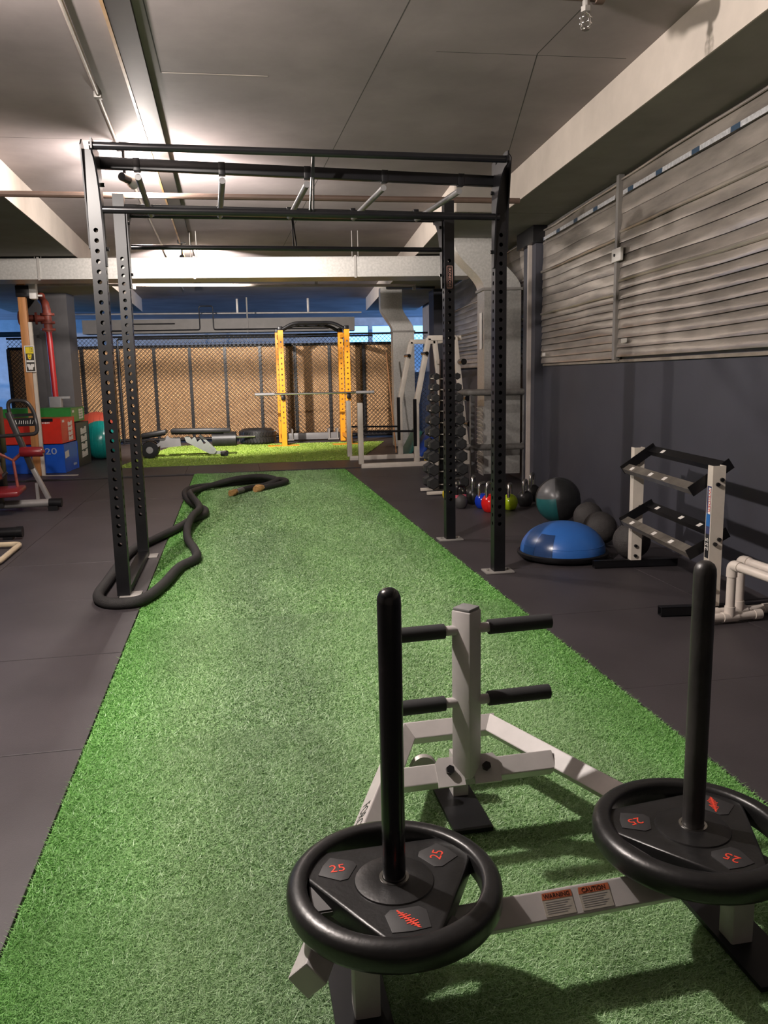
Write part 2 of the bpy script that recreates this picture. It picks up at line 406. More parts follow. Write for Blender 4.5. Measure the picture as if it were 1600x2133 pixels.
def blades(name, parent, m, zones, h0, hw, z0, inside):
    Vs = []; Ts = []
    for (x0, x1, y0, y1, dens, wd) in zones:
        n = int((x1 - x0) * (y1 - y0) * dens)
        x = RNG.uniform(x0, x1, n); y = RNG.uniform(y0, y1, n)
        k = inside(x, y); x = x[k]; y = y[k]; n = len(x)
        a = RNG.uniform(0, 2 * PI, n); h = h0 * RNG.uniform(0.55, 1.15, n); wv = wd * RNG.uniform(0.7, 1.3, n)
        lx = RNG.normal(0, 1.1, n) * h + 0.1 * h; ly = RNG.normal(0, 1.1, n) * h - 0.3 * h
        dx = np.cos(a) * wv / 2; dy = np.sin(a) * wv / 2
        P = np.empty((n, 3, 3), np.float32)
        P[:, 0] = np.stack([x - dx, y - dy, np.full(n, z0)], 1); P[:, 1] = np.stack([x + dx, y + dy, np.full(n, z0)], 1)
        P[:, 2] = np.stack([x + lx, y + ly, z0 + h], 1)
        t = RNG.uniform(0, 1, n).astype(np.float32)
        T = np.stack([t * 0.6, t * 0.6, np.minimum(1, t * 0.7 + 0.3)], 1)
        Vs.append(P.reshape(-1, 3)); Ts.append(T.reshape(-1))
    V = np.concatenate(Vs); T = np.concatenate(Ts); nv = len(V); nf = nv // 3
    me = bpy.data.meshes.new(name); me.vertices.add(nv); me.vertices.foreach_set('co', V.ravel())
    me.loops.add(nv); me.loops.foreach_set('vertex_index', np.arange(nv, dtype=np.int32))
    me.polygons.add(nf); me.polygons.foreach_set('loop_start', np.arange(0, nv, 3, dtype=np.int32))
    me.update(calc_edges=True)
    at = me.attributes.new('tint', 'FLOAT', 'POINT'); at.data.foreach_set('value', T)
    me.materials.append(m)
    o = bpy.data.objects.new(name, me); COL.objects.link(o); o.parent = parent; o['kind'] = 'stuff'; return o
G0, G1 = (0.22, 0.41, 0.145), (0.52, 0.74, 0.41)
m_turf = turf_mat('green_turf', G0, G1, 0.76, lane=True)
m_lime = turf_mat('lime_turf', (0.24, 0.38, 0.05), (0.50, 0.64, 0.14), 0.85)
def edge_l(y): return TL - np.where(y < 2.4, (2.4 - y) * 0.03, 0)
turf = thing('turf_lane', 'long green artificial turf lane laid between the black rubber mats', 'turf', ((TL + TR) / 2, 5, -0.02))
b = B(); prism(b, [(TL, TN), (TR, TN), (TR, TF - 0.06), (TL, TF + 0.05)], -0.0195, -0.006); obj('backing', b, m_turf, turf, smooth=0)
ins = lambda x, y: (y < TF - 0.06 + (TR - x) / (TR - TL) * 0.10)
z0 = TL + 0.002; z1 = TR - 0.002
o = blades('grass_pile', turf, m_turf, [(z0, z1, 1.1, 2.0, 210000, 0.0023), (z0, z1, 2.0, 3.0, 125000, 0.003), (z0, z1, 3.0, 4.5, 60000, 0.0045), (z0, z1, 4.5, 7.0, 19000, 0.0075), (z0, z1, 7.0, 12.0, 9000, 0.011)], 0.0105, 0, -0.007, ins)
o.location = -turf.location
# lime turf across the far end, turned with the building
LC = Vector((0.85, 14.9, 0))
def lp(u, v): p = LC + PD * u + BD * v; return (p.x, p.y)
lime = thing('lime_turf', 'bright lime artificial turf under the yellow rack at the far end', 'turf', (LC.x, LC.y, 0))
lq = [lp(-2.55, -2.05), lp(1.32, -1.75), lp(2.05, 1.75), lp(-2.3, 1.95)]
b = B(); prism(b, lq, -0.001, 0.006); obj('backing', b, m_lime, lime, smooth=0)
def in_lime(x, y):
    k = np.ones_like(x, bool)
    for i in range(4):
        (ax, ay), (bx, by) = lq[i], lq[(i + 1) % 4]
        k &= ((bx - ax) * (y - ay) - (by - ay) * (x - ax)) > 0
    return k
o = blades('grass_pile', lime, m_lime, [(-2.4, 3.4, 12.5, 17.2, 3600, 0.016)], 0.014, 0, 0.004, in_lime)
o.location = -lime.location

# ------------------------------------------------------------------ monkey-bar rig
def perforated(bm, L, w_, pitch, zs0, zs1, r, th=0.004, faces4=True, seg=12):
    """square tube standing on z=0, holes every pitch between zs0 and zs1 in its faces"""
    h = w_ / 2
    zc = []
    z = zs0
    while z <= zs1: zc.append(z); z += pitch
    for f in range(4):
        Mr = Matrix.Rotation(f * PI / 2, 4, 'Z')
        P = lambda x, z, d=0.0: Mr @ Vector((x, -h + d, z))
        def quad(a, b_, c, d): bm.faces.new([bm.verts.new(v) for v in (a, b_, c, d)])
        quad(P(-h, 0), P(h, 0), P(h, zc[0] - pitch / 2), P(-h, zc[0] - pitch / 2))
        quad(P(-h, zc[-1] + pitch / 2), P(h, zc[-1] + pitch / 2), P(h, L), P(-h, L))
        for z in zc:
            a0 = z - pitch / 2; a1 = z + pitch / 2
            ang = [2 * PI * (k + 0.5) / seg for k in range(seg)]
            inn = [bm.verts.new(P(r * math.cos(a), z + r * math.sin(a))) for a in ang]
            inn2 = [bm.verts.new(P(r * math.cos(a), z + r * math.sin(a), th)) for a in ang]
            out = []
            for a in ang:
                c, s_ = math.cos(a), math.sin(a); k = min(h / max(abs(c), 1e-6), (pitch / 2) / max(abs(s_), 1e-6))
                out.append((c * k, s_ * k))
            # outer loop incl. corners
            ov = [bm.verts.new(P(x, z + y)) for x, y in out]
            for k in range(seg):
                k2 = (k + 1) % seg
                x0, y0 = out[k]; x1, y1 = out[k2]
                if abs(abs(x0) - h) < 1e-5 and abs(abs(x1) - h) > 1e-5 or abs(abs(x1) - h) < 1e-5 and abs(abs(x0) - h) > 1e-5:
                    cv = bm.verts.new(P(math.copysign(h, x0 if abs(abs(x0) - h) < 1e-5 else x1), z + math.copysign(pitch / 2, y0 if abs(abs(y0) - pitch / 2) < 1e-5 else y1)))
                    bm.faces.new((inn[k], ov[k], cv, ov[k2], inn[k2]))
                else: bm.faces.new((inn[k], ov[k], ov[k2], inn[k2]))
                bm.faces.new((inn[k], inn[k2], inn2[k2], inn2[k]))
    b2 = h
    bm.faces.new([bm.verts.new(Vector(v)) for v in ((-b2, -b2, L), (b2, -b2, L), (b2, b2, L), (-b2, b2, L))])
    return bm
RX0, RX1, RY0, RY1, RH = -0.742, 1.738, 5.165, 6.315, 2.66
rig = thing('monkey_bar_rig', 'tall black monkey bar rig with perforated uprights straddling the green turf', 'rig', ((RX0 + RX1) / 2, (RY0 + RY1) / 2, 0))
up_me = None
for (x, y) in ((RX0, RY0), (RX1, RY0), (RX0, RY1), (RX1 - 0.03, RY1)):
    if up_me is None:
        b = B(); perforated(b, RH, 0.078, 0.0588, 0.33, 2.22, 0.0135); o = obj('upright', b, m_blk, rig, local=True); up_me = o.data
    else:
        o = bpy.data.objects.new('upright', up_me); COL.objects.link(o); o.parent = rig
    o.location = Vector((x, y, 0.012)) - rig.location
    b = B(); sx = 0.2 if x > 0 else 0.13
    box(b, (x + (0.0 if x > 0 else 0.04), y, 0.006), (sx, 0.13, 0.012), bevel=0.002)
    o2 = obj('foot_plate', b, m_lgrey, o)
    for dx in (-0.075, 0.075):
        if x > 0: b = B(); tube(b, [(x + dx, y, 0.012), (x + dx, y, 0.024)], 0.009, 6); obj('bolt', b, m_lgrey, o)
def rig_bar(name, p, q, r, m=m_blkg):
    b = B(); tube(b, [p, q], r, 16); return obj(name, b, m, rig)
yf = RY0 - 0.26; yr = RY1 + 0.24
rig_bar('pull_up_bar', (RX0 + 0.03, yf, 2.632), (RX1 - 0.03, yf, 2.625), 0.021)
rig_bar('pull_up_bar', (RX0 + 0.045, RY0 - 0.055, 2.335), (RX1 - 0.02, RY0 - 0.055, 2.330), 0.021)
rig_bar('pull_up_bar', (RX0 + 0.06, RY1 + 0.05, 2.318), (RX1 - 0.05, RY1 + 0.05, 2.318), 0.018)
rig_bar('pull_up_bar', (RX0 + 0.05, yr, 2.575), (RX1 - 0.07, yr, 2.575), 0.018)
for y in (RY0 + 0.0, RY1):
    b = B(); bar(b, (RX0 + 0.04, y, 2.605 if y < 6 else 2.575), (RX1 - 0.04, y, 2.556), 0.05, 0.062, bevel=0.004); obj('crossbeam', b, m_blk, rig)
for x in (-0.49, 0.0, 0.51, 0.99, 1.48):
    b = B(); tube(b, [(x, RY0 + 0.03, 2.545 - (x - RX0) / 2.48 * 0.05), (x - 0.03, RY1 - 0.03, 2.53)], 0.019, 14); o = obj('rung', b, m_grey, rig)
    for yy, zz in ((RY0, 2.575), (RY1, 2.57)):
        b = B(); box(b, (x - (0.03 if yy > 6 else 0), yy, (2.605 - (x - RX0) / 2.48 * 0.05 if yy < 6 else zz) - 0.002), (0.040, 0.056, 0.072), bevel=0.003); obj('clamp', b, m_blk, o)
# curved gusset brackets carrying the offset bars
for (x, y0, sgn, sz) in ((RX0 + 0.045, RY0, -1, 1), (RX1 - 0.045, RY0, -1, 1), (RX0 + 0.045, RY1, 1, 0.92), (RX1 - 0.075, RY1, 1, 0.92)):
    ztop = 2.64 if sgn < 0 else 2.59
    reach = 0.28 if sgn < 0 else 0.26
    poly = [(0.0, 2.02), (0.04, 2.02)]
    for k in range(11):
        a = k / 10 * PI / 2
        poly.append((0.05 + (reach - 0.05) * (1 - math.cos(a)), 2.10 + (ztop - 0.05 - 2.10) * math.sin(a)))
    poly += [(reach + 0.02, ztop - 0.03), (reach + 0.02, ztop + 0.025), (reach - 0.03, ztop + 0.03), (0.0, ztop - 0.02)]
    Mx = axes((x, y0, 0), (0, sgn, 0), (0, 0, 1))
    b = B(); prism(b, poly, -0.005, 0.005, Mx); o = obj('gusset', b, m_blk, rig)
    for zz in (2.12, 2.48):
        b = B(); tube(b, [(x - 0.02, y0 + sgn * 0.02, zz), (x + 0.02, y0 + sgn * 0.02, zz)], 0.012, 8); obj('bolt', b, m_blkg, o)
for (x, ya, za, yb_, zb) in ((0.525, yf, 2.63, RY0 - 0.055, 2.333), (0.52, yr, 2.575, RY1 + 0.05, 2.318)):
    b = B()
    for dx in (-0.011, 0.011): bar(b, (x + dx * 0.3, ya, za), (x + dx, yb_, zb), 0.008, 0.03)
    obj('brace', b, m_blk, rig)
b = B(); bar(b, (RX0 + 0.0, RY0 + 0.04, 0.03), (RX0 + 0.0, RY1 - 0.04, 0.03), 0.078, 0.05, bevel=0.004); obj('base_rail', b, m_blk, rig)
# plates on top of the front uprights (tall ears above the beam)
for x in (RX0 - 0.042, RX1 + 0.042):
    b = B(); prism(b, [(-0.04, 2.12), (0.04, 2.12), (0.05, 2.3), (0.05, 2.66), (0.0, 2.70), (-0.05, 2.72), (-0.10, 2.68), (-0.05, 2.35)], -0.004, 0.004, axes((x, RY0, 0), (0, 1, 0), (0, 0, 1))); obj('ear_plate', b, m_blk, rig)
# name label on the far right upright
lx, ly = RX1 - 0.03, RY1 - 0.0395
b = B(); box(b, (lx, ly - 0.0008, 2.10), (0.046, 0.0016, 0.17)); lab = obj('name_label', b, m_blkg, rig, smooth=0)
m_lab = mat('salmon_print', (0.55, 0.30, 0.25), 0.5, var=0.0)
b = B()
for (cx, cz, sx, sz) in ((-0.021, 0, 0.004, 0.17), (0.021, 0, 0.004, 0.17), (0, 0.083, 0.046, 0.004), (0, -0.083, 0.046, 0.004)):
    box(b, (lx + cx, ly - 0.002, 2.10 + cz), (sx, 0.0012, sz))
obj('label_border', b, m_lab, lab, smooth=0)
text('lettering', 'IRONEDGE', 0.029, m_lab, axes((lx, ly - 0.002, 2.10), (0, 0, -1), (1, 0, 0)), lab, sx=1.0)

# ------------------------------------------------------------------ sled
SZR = 0.185
sled = thing('push_sled', 'grey push sled with two black upright horns on the turf in front', 'sled', (0.645, 1.8, 0))
def sled_bar(name, p, q, w_=0.058, m=m_sled):        # square tubes welded corner-up
    b = B(); Mx, Lb = frame_of(p, q); box(b, None, (Lb, w_, w_), Mx=Mx @ Matrix.Rotation(PI / 4, 4, 'X'), bevel=0.004); return obj(name, b, m, sled, smooth=20)
A_l, A_r = Vector((0.50, 2.43, SZR)), Vector((0.795, 2.44, SZR)); E_l, E_r = Vector((0.085, 1.40, SZR)), Vector((1.205, 1.42, SZR))
rl = sled_bar('side_rail', A_l, E_l); rr_ = sled_bar('side_rail', A_r, E_r)
sled_bar('front_bar', A_l + Vector((-0.015, 0, 0)), A_r + Vector((0.015, 0, 0)))
cl = A_l.lerp(E_l, 0.29); cr = A_r.lerp(E_r, 0.29)
sled_bar('cross_bar', cl + Vector((0.02, 0, 0)), cr - Vector((0.02, 0, 0)))
rbl, rbr = Vector((0.15, 1.515, 0.165)), Vector((1.15, 1.562, 0.165))
rb = sled_bar('rear_bar', rbl, rbr, 0.062)
HL, HR = Vector((0.284, 1.515, 0)), Vector((1.003, 1.562, 0))
m_scuff = mat('scuffed_black_horn', (0.022, 0.020, 0.019), 0.42, var=0.75, scale=9, bump=0.15, bscale=40, stretch=(1, 1, 0.6))
for hp, mm in ((HL, m_blkg), (HR, m_scuff)):
    b = B(); lathe(b, [(0, 0.20), (0.0245, 0.20), (0.0245, 0.905), (0.0235, 0.918), (0.019, 0.928), (0.011, 0.934), (0, 0.936)], 28, Matrix.Translation(hp)); obj('weight_horn', b, mm, sled, smooth=50)
for x, y in ((0.215, 1.50), (1.115, 1.54)):
    b = B(); bar(b, (x, y, 0.012), (x, y, 0.135), 0.055, 0.055, up=(0, 1, 0), bevel=0.004); obj('leg', b, m_sled, sled)
    b = B(); prism(b, [(-0.06, -0.16), (0.06, -0.16), (0.06, 0.24), (0.045, 0.27), (-0.045, 0.27), (-0.06, 0.24)], 0.004, 0.016, Matrix.Translation((x + (0.015 if x > 1 else -0.01), y, 0))); obj('skid', b, m_blk, sled)
b = B(); bar(b, (0.655, 2.33, 0.01), (0.655, 2.33, 0.155), 0.05, 0.05, up=(0, 1, 0)); obj('leg', b, m_sled, sled)
b = B(); prism(b, [(-0.06, -0.15), (0.06, -0.15), (0.06, 0.12), (-0.06, 0.12)], 0.004, 0.016, Matrix.Translation((0.64, 2.26, 0))); obj('skid', b, m_blk, sled)
b = B(); lathe(b, [(0, -0.012), (0.04, -0.012), (0.045, 0), (0.04, 0.012), (0, 0.012)], 20, axes((0.53, 2.30, 0.13), (1, 0, 0), (0, 0, 1))); obj('tow_ring_plate', b, m_lgrey, sled)
# push post: square tube turned corner-on, with four foam-gripped handles
PP = Vector((0.622, 2.125, 0))
b = B(); box(b, (PP.x, PP.y, 0.44), (0.062, 0.062, 0.50), rz=PI / 4 - 0.06, bevel=0.004); post = obj('push_post', b, m_sled, sled)
b = B(); box(b, (PP.x, PP.y, 0.694), (0.056, 0.056, 0.010), rz=PI / 4 - 0.06, bevel=0.003); obj('end_cap', b, m_grey, post)
for zz in (0.415, 0.632):
    for sgn in (-1, 1):
        d = Vector((sgn, 0.03 * sgn, 0.01 * sgn)).normalized(); p0 = PP + Vector((0, 0, zz)) + d * 0.03
        b = B(); tube(b, [p0, p0 + d * 0.05], 0.0145, 14); h_ = obj('handle', b, m_sled, sled)
        b = B(); tube(b, [p0 + d * 0.036, p0 + d * 0.226], 0.0215, 18); obj('foam_grip', b, m_foam, h_)
for sgn in (-1, 1):
    nF = Vector((0, -0.707, 0.707)); bc = Vector((PP.x + sgn * 0.055, 2.137, SZR)) + nF * 0.030
    Mx = axes(bc, (1, 0, 0), (0, 0.707, 0.707))
    b = B(); prism(b, [(-0.04, -0.045), (0.04, -0.045), (0.04, 0.025), (0.028, 0.04), (-0.028, 0.04), (-0.04, 0.025)], -0.004, 0.006, Mx); pl = obj('bracket', b, m_sled, sled)
    b = B(); tube(b, [bc + nF * 0.004, bc + nF * 0.02], 0.013, 6); obj('bolt', b, m_blkg, pl)
# caution stickers and maker's lettering
m_paper = mat('faded_sticker', (0.33, 0.30, 0.255), 0.6, var=0.06, scale=80)
m_oran = mat('orange_print', (0.36, 0.09, 0.035), 0.6, var=0.2, scale=60)
rd = (rbr - rbl).normalized()
for k, (s, wd, word) in enumerate(((0.505, 0.072, 'WARNING'), (0.595, 0.076, 'CAUTION'))):
    cpt = rbl + rd * s + Vector((0, -0.707, 0.707)) * 0.0313
    Mx = axes(cpt, rd, (0, 0.707, 0.707))
    b = B(); prism(b, [(-wd / 2, -0.024), (wd / 2, -0.024), (wd / 2, 0.024), (-wd / 2, 0.024)], 0, 0.0008, Mx); st = obj('caution_sticker', b, m_paper, rb, smooth=0)
    b = B(); prism(b, [(-wd / 2, 0.010), (wd / 2, 0.010), (wd / 2, 0.024), (-wd / 2 + 0.003, 0.024)], 0.0008, 0.0012, Mx); o = obj('sticker_heading', b, m_oran, rb, smooth=0)
    text('sticker_heading', word, 0.013, m_blkg, Mx @ Matrix.Translation((0, 0.0165, 0.0016)), rb, 0.0002)
    b = B()
    for r in range(6):
        x1 = wd / 2 - 0.008 - 0.006 * (r % 3); y1 = 0.004 - r * 0.0045
        prism(b, [(-wd / 2 + 0.006, y1), (x1, y1), (x1, y1 + 0.0015), (-wd / 2 + 0.006, y1 + 0.0015)], 0.0008, 0.0011, Mx)
    obj('sticker_print', b, m_grey, rb, smooth=0)
rdir = (E_l - A_l).normalized()
tp = A_l + rdir * 0.545; nL = (Vector((rdir.y, -rdir.x, 0)) + Vector((0, 0, 1))).normalized()
text('lettering', 'FORCE', 0.043, m_blk, axes(tp + nL * 0.0294, rdir, nL.cross(rdir)), rl, 0.0003, sx=1.0)
# ------------------------------------------------------------------ weight plates
m_plate = mat('plate_rubber', (0.0095, 0.0092, 0.0095), 0.36, var=0.4, scale=9, bump=0.06, bscale=90)
m_pad = mat('plate_inset_rubber', (0.021, 0.020, 0.021), 0.6, var=0.2)
m_shld = mat('grey_grip_rubber', (0.042, 0.039, 0.039), 0.45, var=0.25)  # grip shoulders a paler grey than the plate rubber
def weight_plate(loc, rot, label):
    t = thing('weight_plate', label, 'weight plate', loc, rot, 'rubber tri-grip weight plates on the sled')
    R_ = 0.2275
    b = B(); lathe(b, [(0.185, 0.006), (0.184, 0.048), (0.187, 0.056), (0.193, 0.059), (0.205, 0.060), (0.218, 0.055), (0.226, 0.046), (R_, 0.036), (R_, 0.014), (0.222, 0.004), (0.212, 0.0), (0.19, 0.0)], 72, closed=True)
    obj('rim', b, m_plate, t, local=True, smooth=50)
    # web: three lobes reaching the rim, straight chords between (the hand grips)
    poly = []
    for k in range(3):
        lc = math.radians(-90 + 120 * k)
        for j in range(9):
            a = lc + math.radians(-17 + 34 * j / 8); poly.append((0.186 * math.cos(a), 0.186 * math.sin(a)))
    b = B(); prism(b, poly, 0.006, 0.046, bevel=0.007); obj('web', b, m_plate, t, local=True, smooth=40)
    b = B(); lathe(b, [(0.0262, 0.0), (0.0262, 0.053), (0.036, 0.055), (0.07, 0.0525), (0.083, 0.049), (0.086, 0.044), (0.086, 0.004), (0.04, 0.0)], 48, closed=True); obj('hub', b, m_plate, t, local=True, smooth=40)
    b = B(); lathe(b, [(0.0255, -0.001), (0.0255, 0.0562), (0.0315, 0.0562), (0.0315, 0.05), (0.029, -0.001)], 40, closed=True); obj('steel_bushing', b, m_chrome, t, local=True)
    for k in range(3):     # sloped shoulder at one end of every grip
        for sg in (1,):
            pts = [(rr * math.cos(math.radians(-90 + 120 * k + da)), rr * math.sin(math.radians(-90 + 120 * k + da))) for rr, da in ((0.184, 13), (0.126, 12), (0.124, 47), (0.183, 40))]
            b = B(); lo = [b.verts.new((x, y, 0.008)) for x, y in pts]; hz = (0.045, 0.045, 0.024, 0.020)
            hi = [b.verts.new((x, y, z)) for (x, y), z in zip(pts, hz)]
            b.faces.new(lo[::-1]); b.faces.new(hi)
            for q in range(4): b.faces.new((lo[q], lo[(q + 1) % 4], hi[(q + 1) % 4], hi[q]))
            bmesh.ops.bevel(b, geom=b.edges[:], offset=0.003, segments=2, affect='EDGES')
            obj('grip_shoulder', b, m_shld, t, local=True, smooth=50)
    for lc, wd, body, tdir in ((-90, 0.086, None, -60), (30, 0.074, '25', 60), (150, 0.074, '25', 0)):
        a = math.radians(lc); c, s_ = math.cos(a), math.sin(a)
        Mx = Matrix.Rotation(a, 4, 'Z')
        b = B(); prism(b, [(0.094, -wd * 0.34), (0.108, -wd / 2), (0.160, -wd / 2 + 0.004), (0.164, 0), (0.160, wd / 2 - 0.004), (0.108, wd / 2), (0.094, wd * 0.34)], 0.044, 0.0478, Mx, bevel=0.001)
        pad = obj('inset_pad', b, m_pad, t, local=True)
        ctr = Vector((0.129 * c, 0.129 * s_, 0.0482)); td = math.radians(tdir)
        Tl = Matrix.Translation(ctr) @ Matrix.Rotation(td, 4, 'Z')
        if body: text('number', body, 0.036, m_red, parent_world(t) @ Tl, pad, 0.0003)
        else:
            b = B(); x = -0.034   # zig-zag pulse emblem
            hs = [0.004, 0.010, 0.016, 0.022, 0.013, 0.018, 0.024, 0.016, 0.010, 0.005]
            for q, hh in enumerate(hs):
                prism(b, [(x, -hh * 0.45), (x + 0.003, -hh * 0.5), (x + 0.0095, hh * 0.5), (x + 0.0065, hh * 0.55)], 0, 0.0005, Tl); x += 0.0068
            for q in range(9): prism(b, [(-0.034 + q * 0.0072, -0.0015), (-0.026 + q * 0.0072, -0.002), (-0.026 + q * 0.0072, 0.002), (-0.034 + q * 0.0072, 0.002)], 0.0001, 0.0004, Tl)
            obj('pulse_emblem', b, m_red, pad, local=True, smooth=0)
    return t
weight_plate((HL.x, HL.y, 0.252), math.radians(1), 'black rubber weight plate on the left horn of the sled')
weight_plate((HR.x, HR.y, 0.252), math.radians(127), 'black rubber weight plate on the right horn of the sled')

# ------------------------------------------------------------------ battle rope looped round the rig's near-left foot
rope = thing('battle_rope', 'thick black battle rope looped round the left rig foot, snaking along the turf', 'rope', (-0.5, 7, 0))
rp = [(0.30, 9.80), (0.42, 9.95), (0.56, 10.15), (0.62, 10.38), (0.50, 10.58), (0.2, 10.47), (-0.2, 10.28), (-0.52, 10.12), (-0.62, 9.75), (-0.56, 9.1), (-0.45, 8.62), (-0.34, 8.30), (-0.35, 7.98), (-0.46, 7.70), (-0.56, 7.30), (-0.69, 6.9), (-0.84, 6.45), (-0.875, 5.9), (-0.885, 5.45), (-0.89, 5.10), (-0.83, 4.93), (-0.72, 4.87), (-0.60, 4.93), (-0.51, 5.27), (-0.44, 5.73), (-0.335, 6.01), (-0.36, 6.35), (-0.43, 6.75), (-0.455, 7.15), (-0.43, 7.55), (-0.385, 7.9), (-0.40, 8.25), (-0.47, 8.7), (-0.53, 9.15), (-0.49, 9.65), (-0.42, 10.0), (-0.05, 10.25), (0.3, 10.42), (0.50, 10.35), (0.46, 10.12), (0.30, 9.98), (0.12, 9.80), (-0.02, 9.55)]
zs = [0.034] * len(rp)
for i in (28, 34, 38, 39): zs[i] = 0.06
for i in (29, 30, 31, 32, 33, 36, 37): zs[i] = 0.098
path = catmull([(x, y, z) for (x, y), z in zip(rp, zs)], 8)
b = B(); tube(b, path, 0.034, 14); obj('sleeve', b, m_rope, rope, smooth=60)
for (p, q) in (((0.30, 9.80, 0.035), (0.22, 9.70, 0.035)), ((-0.02, 9.55, 0.034), (-0.09, 9.40, 0.034))):
    d = (Vector(q) - Vector(p)).normalized()
    b = B(); pts = [Vector(p) + d * k * 0.03 for k in range(6)]
    tube(b, pts, [0.030, 0.034, 0.046, 0.05, 0.046, 0.036] if p[0] > 0 else [0.026, 0.028, 0.034, 0.038, 0.04, 0.034], 16)
    for v in b.verts: v.co += Vector((random.uniform(-1, 1), random.uniform(-1, 1), random.uniform(-1, 1))) * 0.006
    obj('frayed_end', b, m_jute, rope, label='frayed tan rope end')
b = B(); d = Vector((-0.45, -0.9, 0)).normalized(); tube(b, [Vector((0.05, 9.68, 0.034)), Vector((-0.02, 9.55, 0.034))], 0.036, 14); obj('grey_tape', b, m_grey, rope)

# ------------------------------------------------------------------ dumbbell rack by the right wall (empty)
rk = thing('dumbbell_rack', 'empty two-tier dumbbell rack with cream posts against the right wall', 'rack', (2.65, 4.5, 0))
PL, PR_ = Vector((2.70, 5.06, 0)), Vector((2.565, 3.93, 0))
rdv = (PL - PR_).normalized(); rpv = Vector((rdv.y, -rdv.x, 0))       # along the rack, towards the wall
for P, sg in ((PL, 1), (PR_, -1)):
    b = B()
    sec = [(-0.036, -0.030), (0.036, -0.030), (0.036, 0.030), (0.030, 0.030), (0.030, -0.024), (-0.030, -0.024), (-0.030, 0.030), (-0.036, 0.030)]
    Mx = axes(P, rpv, rdv)
    prism(b, sec, 0.052, 0.835, Mx); post = obj('post', b, m_white, rk, smooth=0)
    for zz in (0.76, 0.735, 0.43, 0.405, 0.155, 0.085):
        dx = 0.014 if zz in (0.76, 0.43) else -0.008
        b = B(); q = P - rdv * 0.031 + rpv * dx + Vector((0, 0, zz)); tube(b, [q, q - rdv * 0.012], 0.0115, 8); obj('bolt', b, m_blkg, post)
    b = B(); f0 = P - rpv * 0.29; f1 = P + rpv * 0.30
    for (o_, w_, h_, z_) in ((0, 0.05, 0.004, 0.05), (0, 0.05, 0.004, 0.004)): bar(b, f0 + Vector((0, 0, z_)), f1 + Vector((0, 0, z_)), w_, h_)
    for s2 in (-1, 1): bar(b, f0 + rdv * 0.023 * s2 + Vector((0, 0, 0.027)), f1 + rdv * 0.023 * s2 + Vector((0, 0, 0.027)), 0.004, 0.05)
    obj('foot_tube', b, m_blk, rk, smooth=0)
m_rail = mat('scuffed_rail', (0.30, 0.27, 0.235), 0.35, metal=0.7, var=0.35, scale=9)
for zf, zb in ((0.705, 0.822), (0.345, 0.440)):
    ends = []
    for P, sg in ((PL, 1), (PR_, -1)):
        a = P - rpv * 0.095 + rdv * 0.045 * -sg * 1 + Vector((0, 0, zf)); c = P + rpv * 0.075 - rdv * 0.045 * sg + Vector((0, 0, zb))
        ends.append((a, c))
        b = B(); bar(b, a - (c - a) * 0.16, c + (c - a) * 0.16, 0.006, 0.062); obj('tier_end_plate', b, m_blk, rk, smooth=0)
    up_dir = (ends[0][1] - ends[0][0]).normalized()
    nrm = rdv.cross(up_dir)
    if nrm.z < 0: nrm = -nrm
    for k, lab_ in ((0, 'front'), (1, 'back')):
        q, p = ends[0][k], ends[1][k]
        b = B(); bar(b, p + nrm * 0.006, q + nrm * 0.006, 0.058, 0.004, up=nrm); bar(b, p - up_dir * 0.027 - nrm * 0.014 + nrm * 0.006, q - up_dir * 0.027 - nrm * 0.008, 0.004, 0.036, up=nrm)
        rail = obj('rail', b, m_rail if k == 0 else m_blk, rk, smooth=0)
        for s in ((0.12, 0.42, 0.62) if zf > 0.5 and k == 0 else (0.15, 0.5, 0.74) if zf < 0.5 else (0.2,)):
            cpt = q.lerp(p, s) + nrm * 0.0092 - up_dir * 0.004
            b = B(); box(b, None, (0.042, 0.030, 0.0012), Mx=axes(cpt, rdv, up_dir)); st = obj('weight_sticker', b, m_print, rail, smooth=0)
# decals on the near post (left narrow face and flange)
fx = axes(PR_ - rpv * 0.0368, -rdv, (0, 0, 1))
def decal(name, u0, u1, z0_, z1_, m): 
    b = B(); prism(b, [(u0, z0_), (u1, z0_), (u1, z1_), (u0, z1_)], -0.0006 * -1 * -1, 0.0006, fx); return obj(name, b, m, rk, smooth=0)
m_dblue = mat('decal_blue', (0.02, 0.13, 0.40), 0.4); m_dnavy = mat('decal_navy', (0.05, 0.055, 0.14), 0.4); m_dblk = mat('decal_black', (0.02, 0.02, 0.022), 0.4)
zt = 0.74
nrm_w = -rpv
def dec(zc, h, wd, m, off=0.0, lift=0.0006):
    c = PR_ - rpv * (0.0362 + lift) - rdv * 0.0 + Vector((0, 0, zc)) + rdv * off
    b = B(); box(b, None, (wd, h, 0.001), Mx=axes(c, -rdv, (0, 0, 1))); return obj('decal', b, m, rk, smooth=0)
dec(0.645, 0.155, 0.046, m_dnavy, 0, 0.0004); dec(0.642, 0.145, 0.026, m_print, -0.008, 0.0012)
text('lettering', 'WEIDER', 0.034, m_red, axes(PR_ - rpv * 0.0384 + Vector((0, 0, 0.643)) - rdv * 0.008, (0, 0, -1), -rdv), rk, 0.0002, sx=1.05)
dec(0.535, 0.07, 0.044, m_dblue); dec(0.478, 0.045, 0.044, m_dnavy); dec(0.39, 0.135, 0.044, m_dblk)
text('lettering', '255', 0.05, m_print, axes(PR_ - rpv * 0.0384 + Vector((0, 0, 0.40)), (0, 0, 1), rdv), rk, 0.0002)

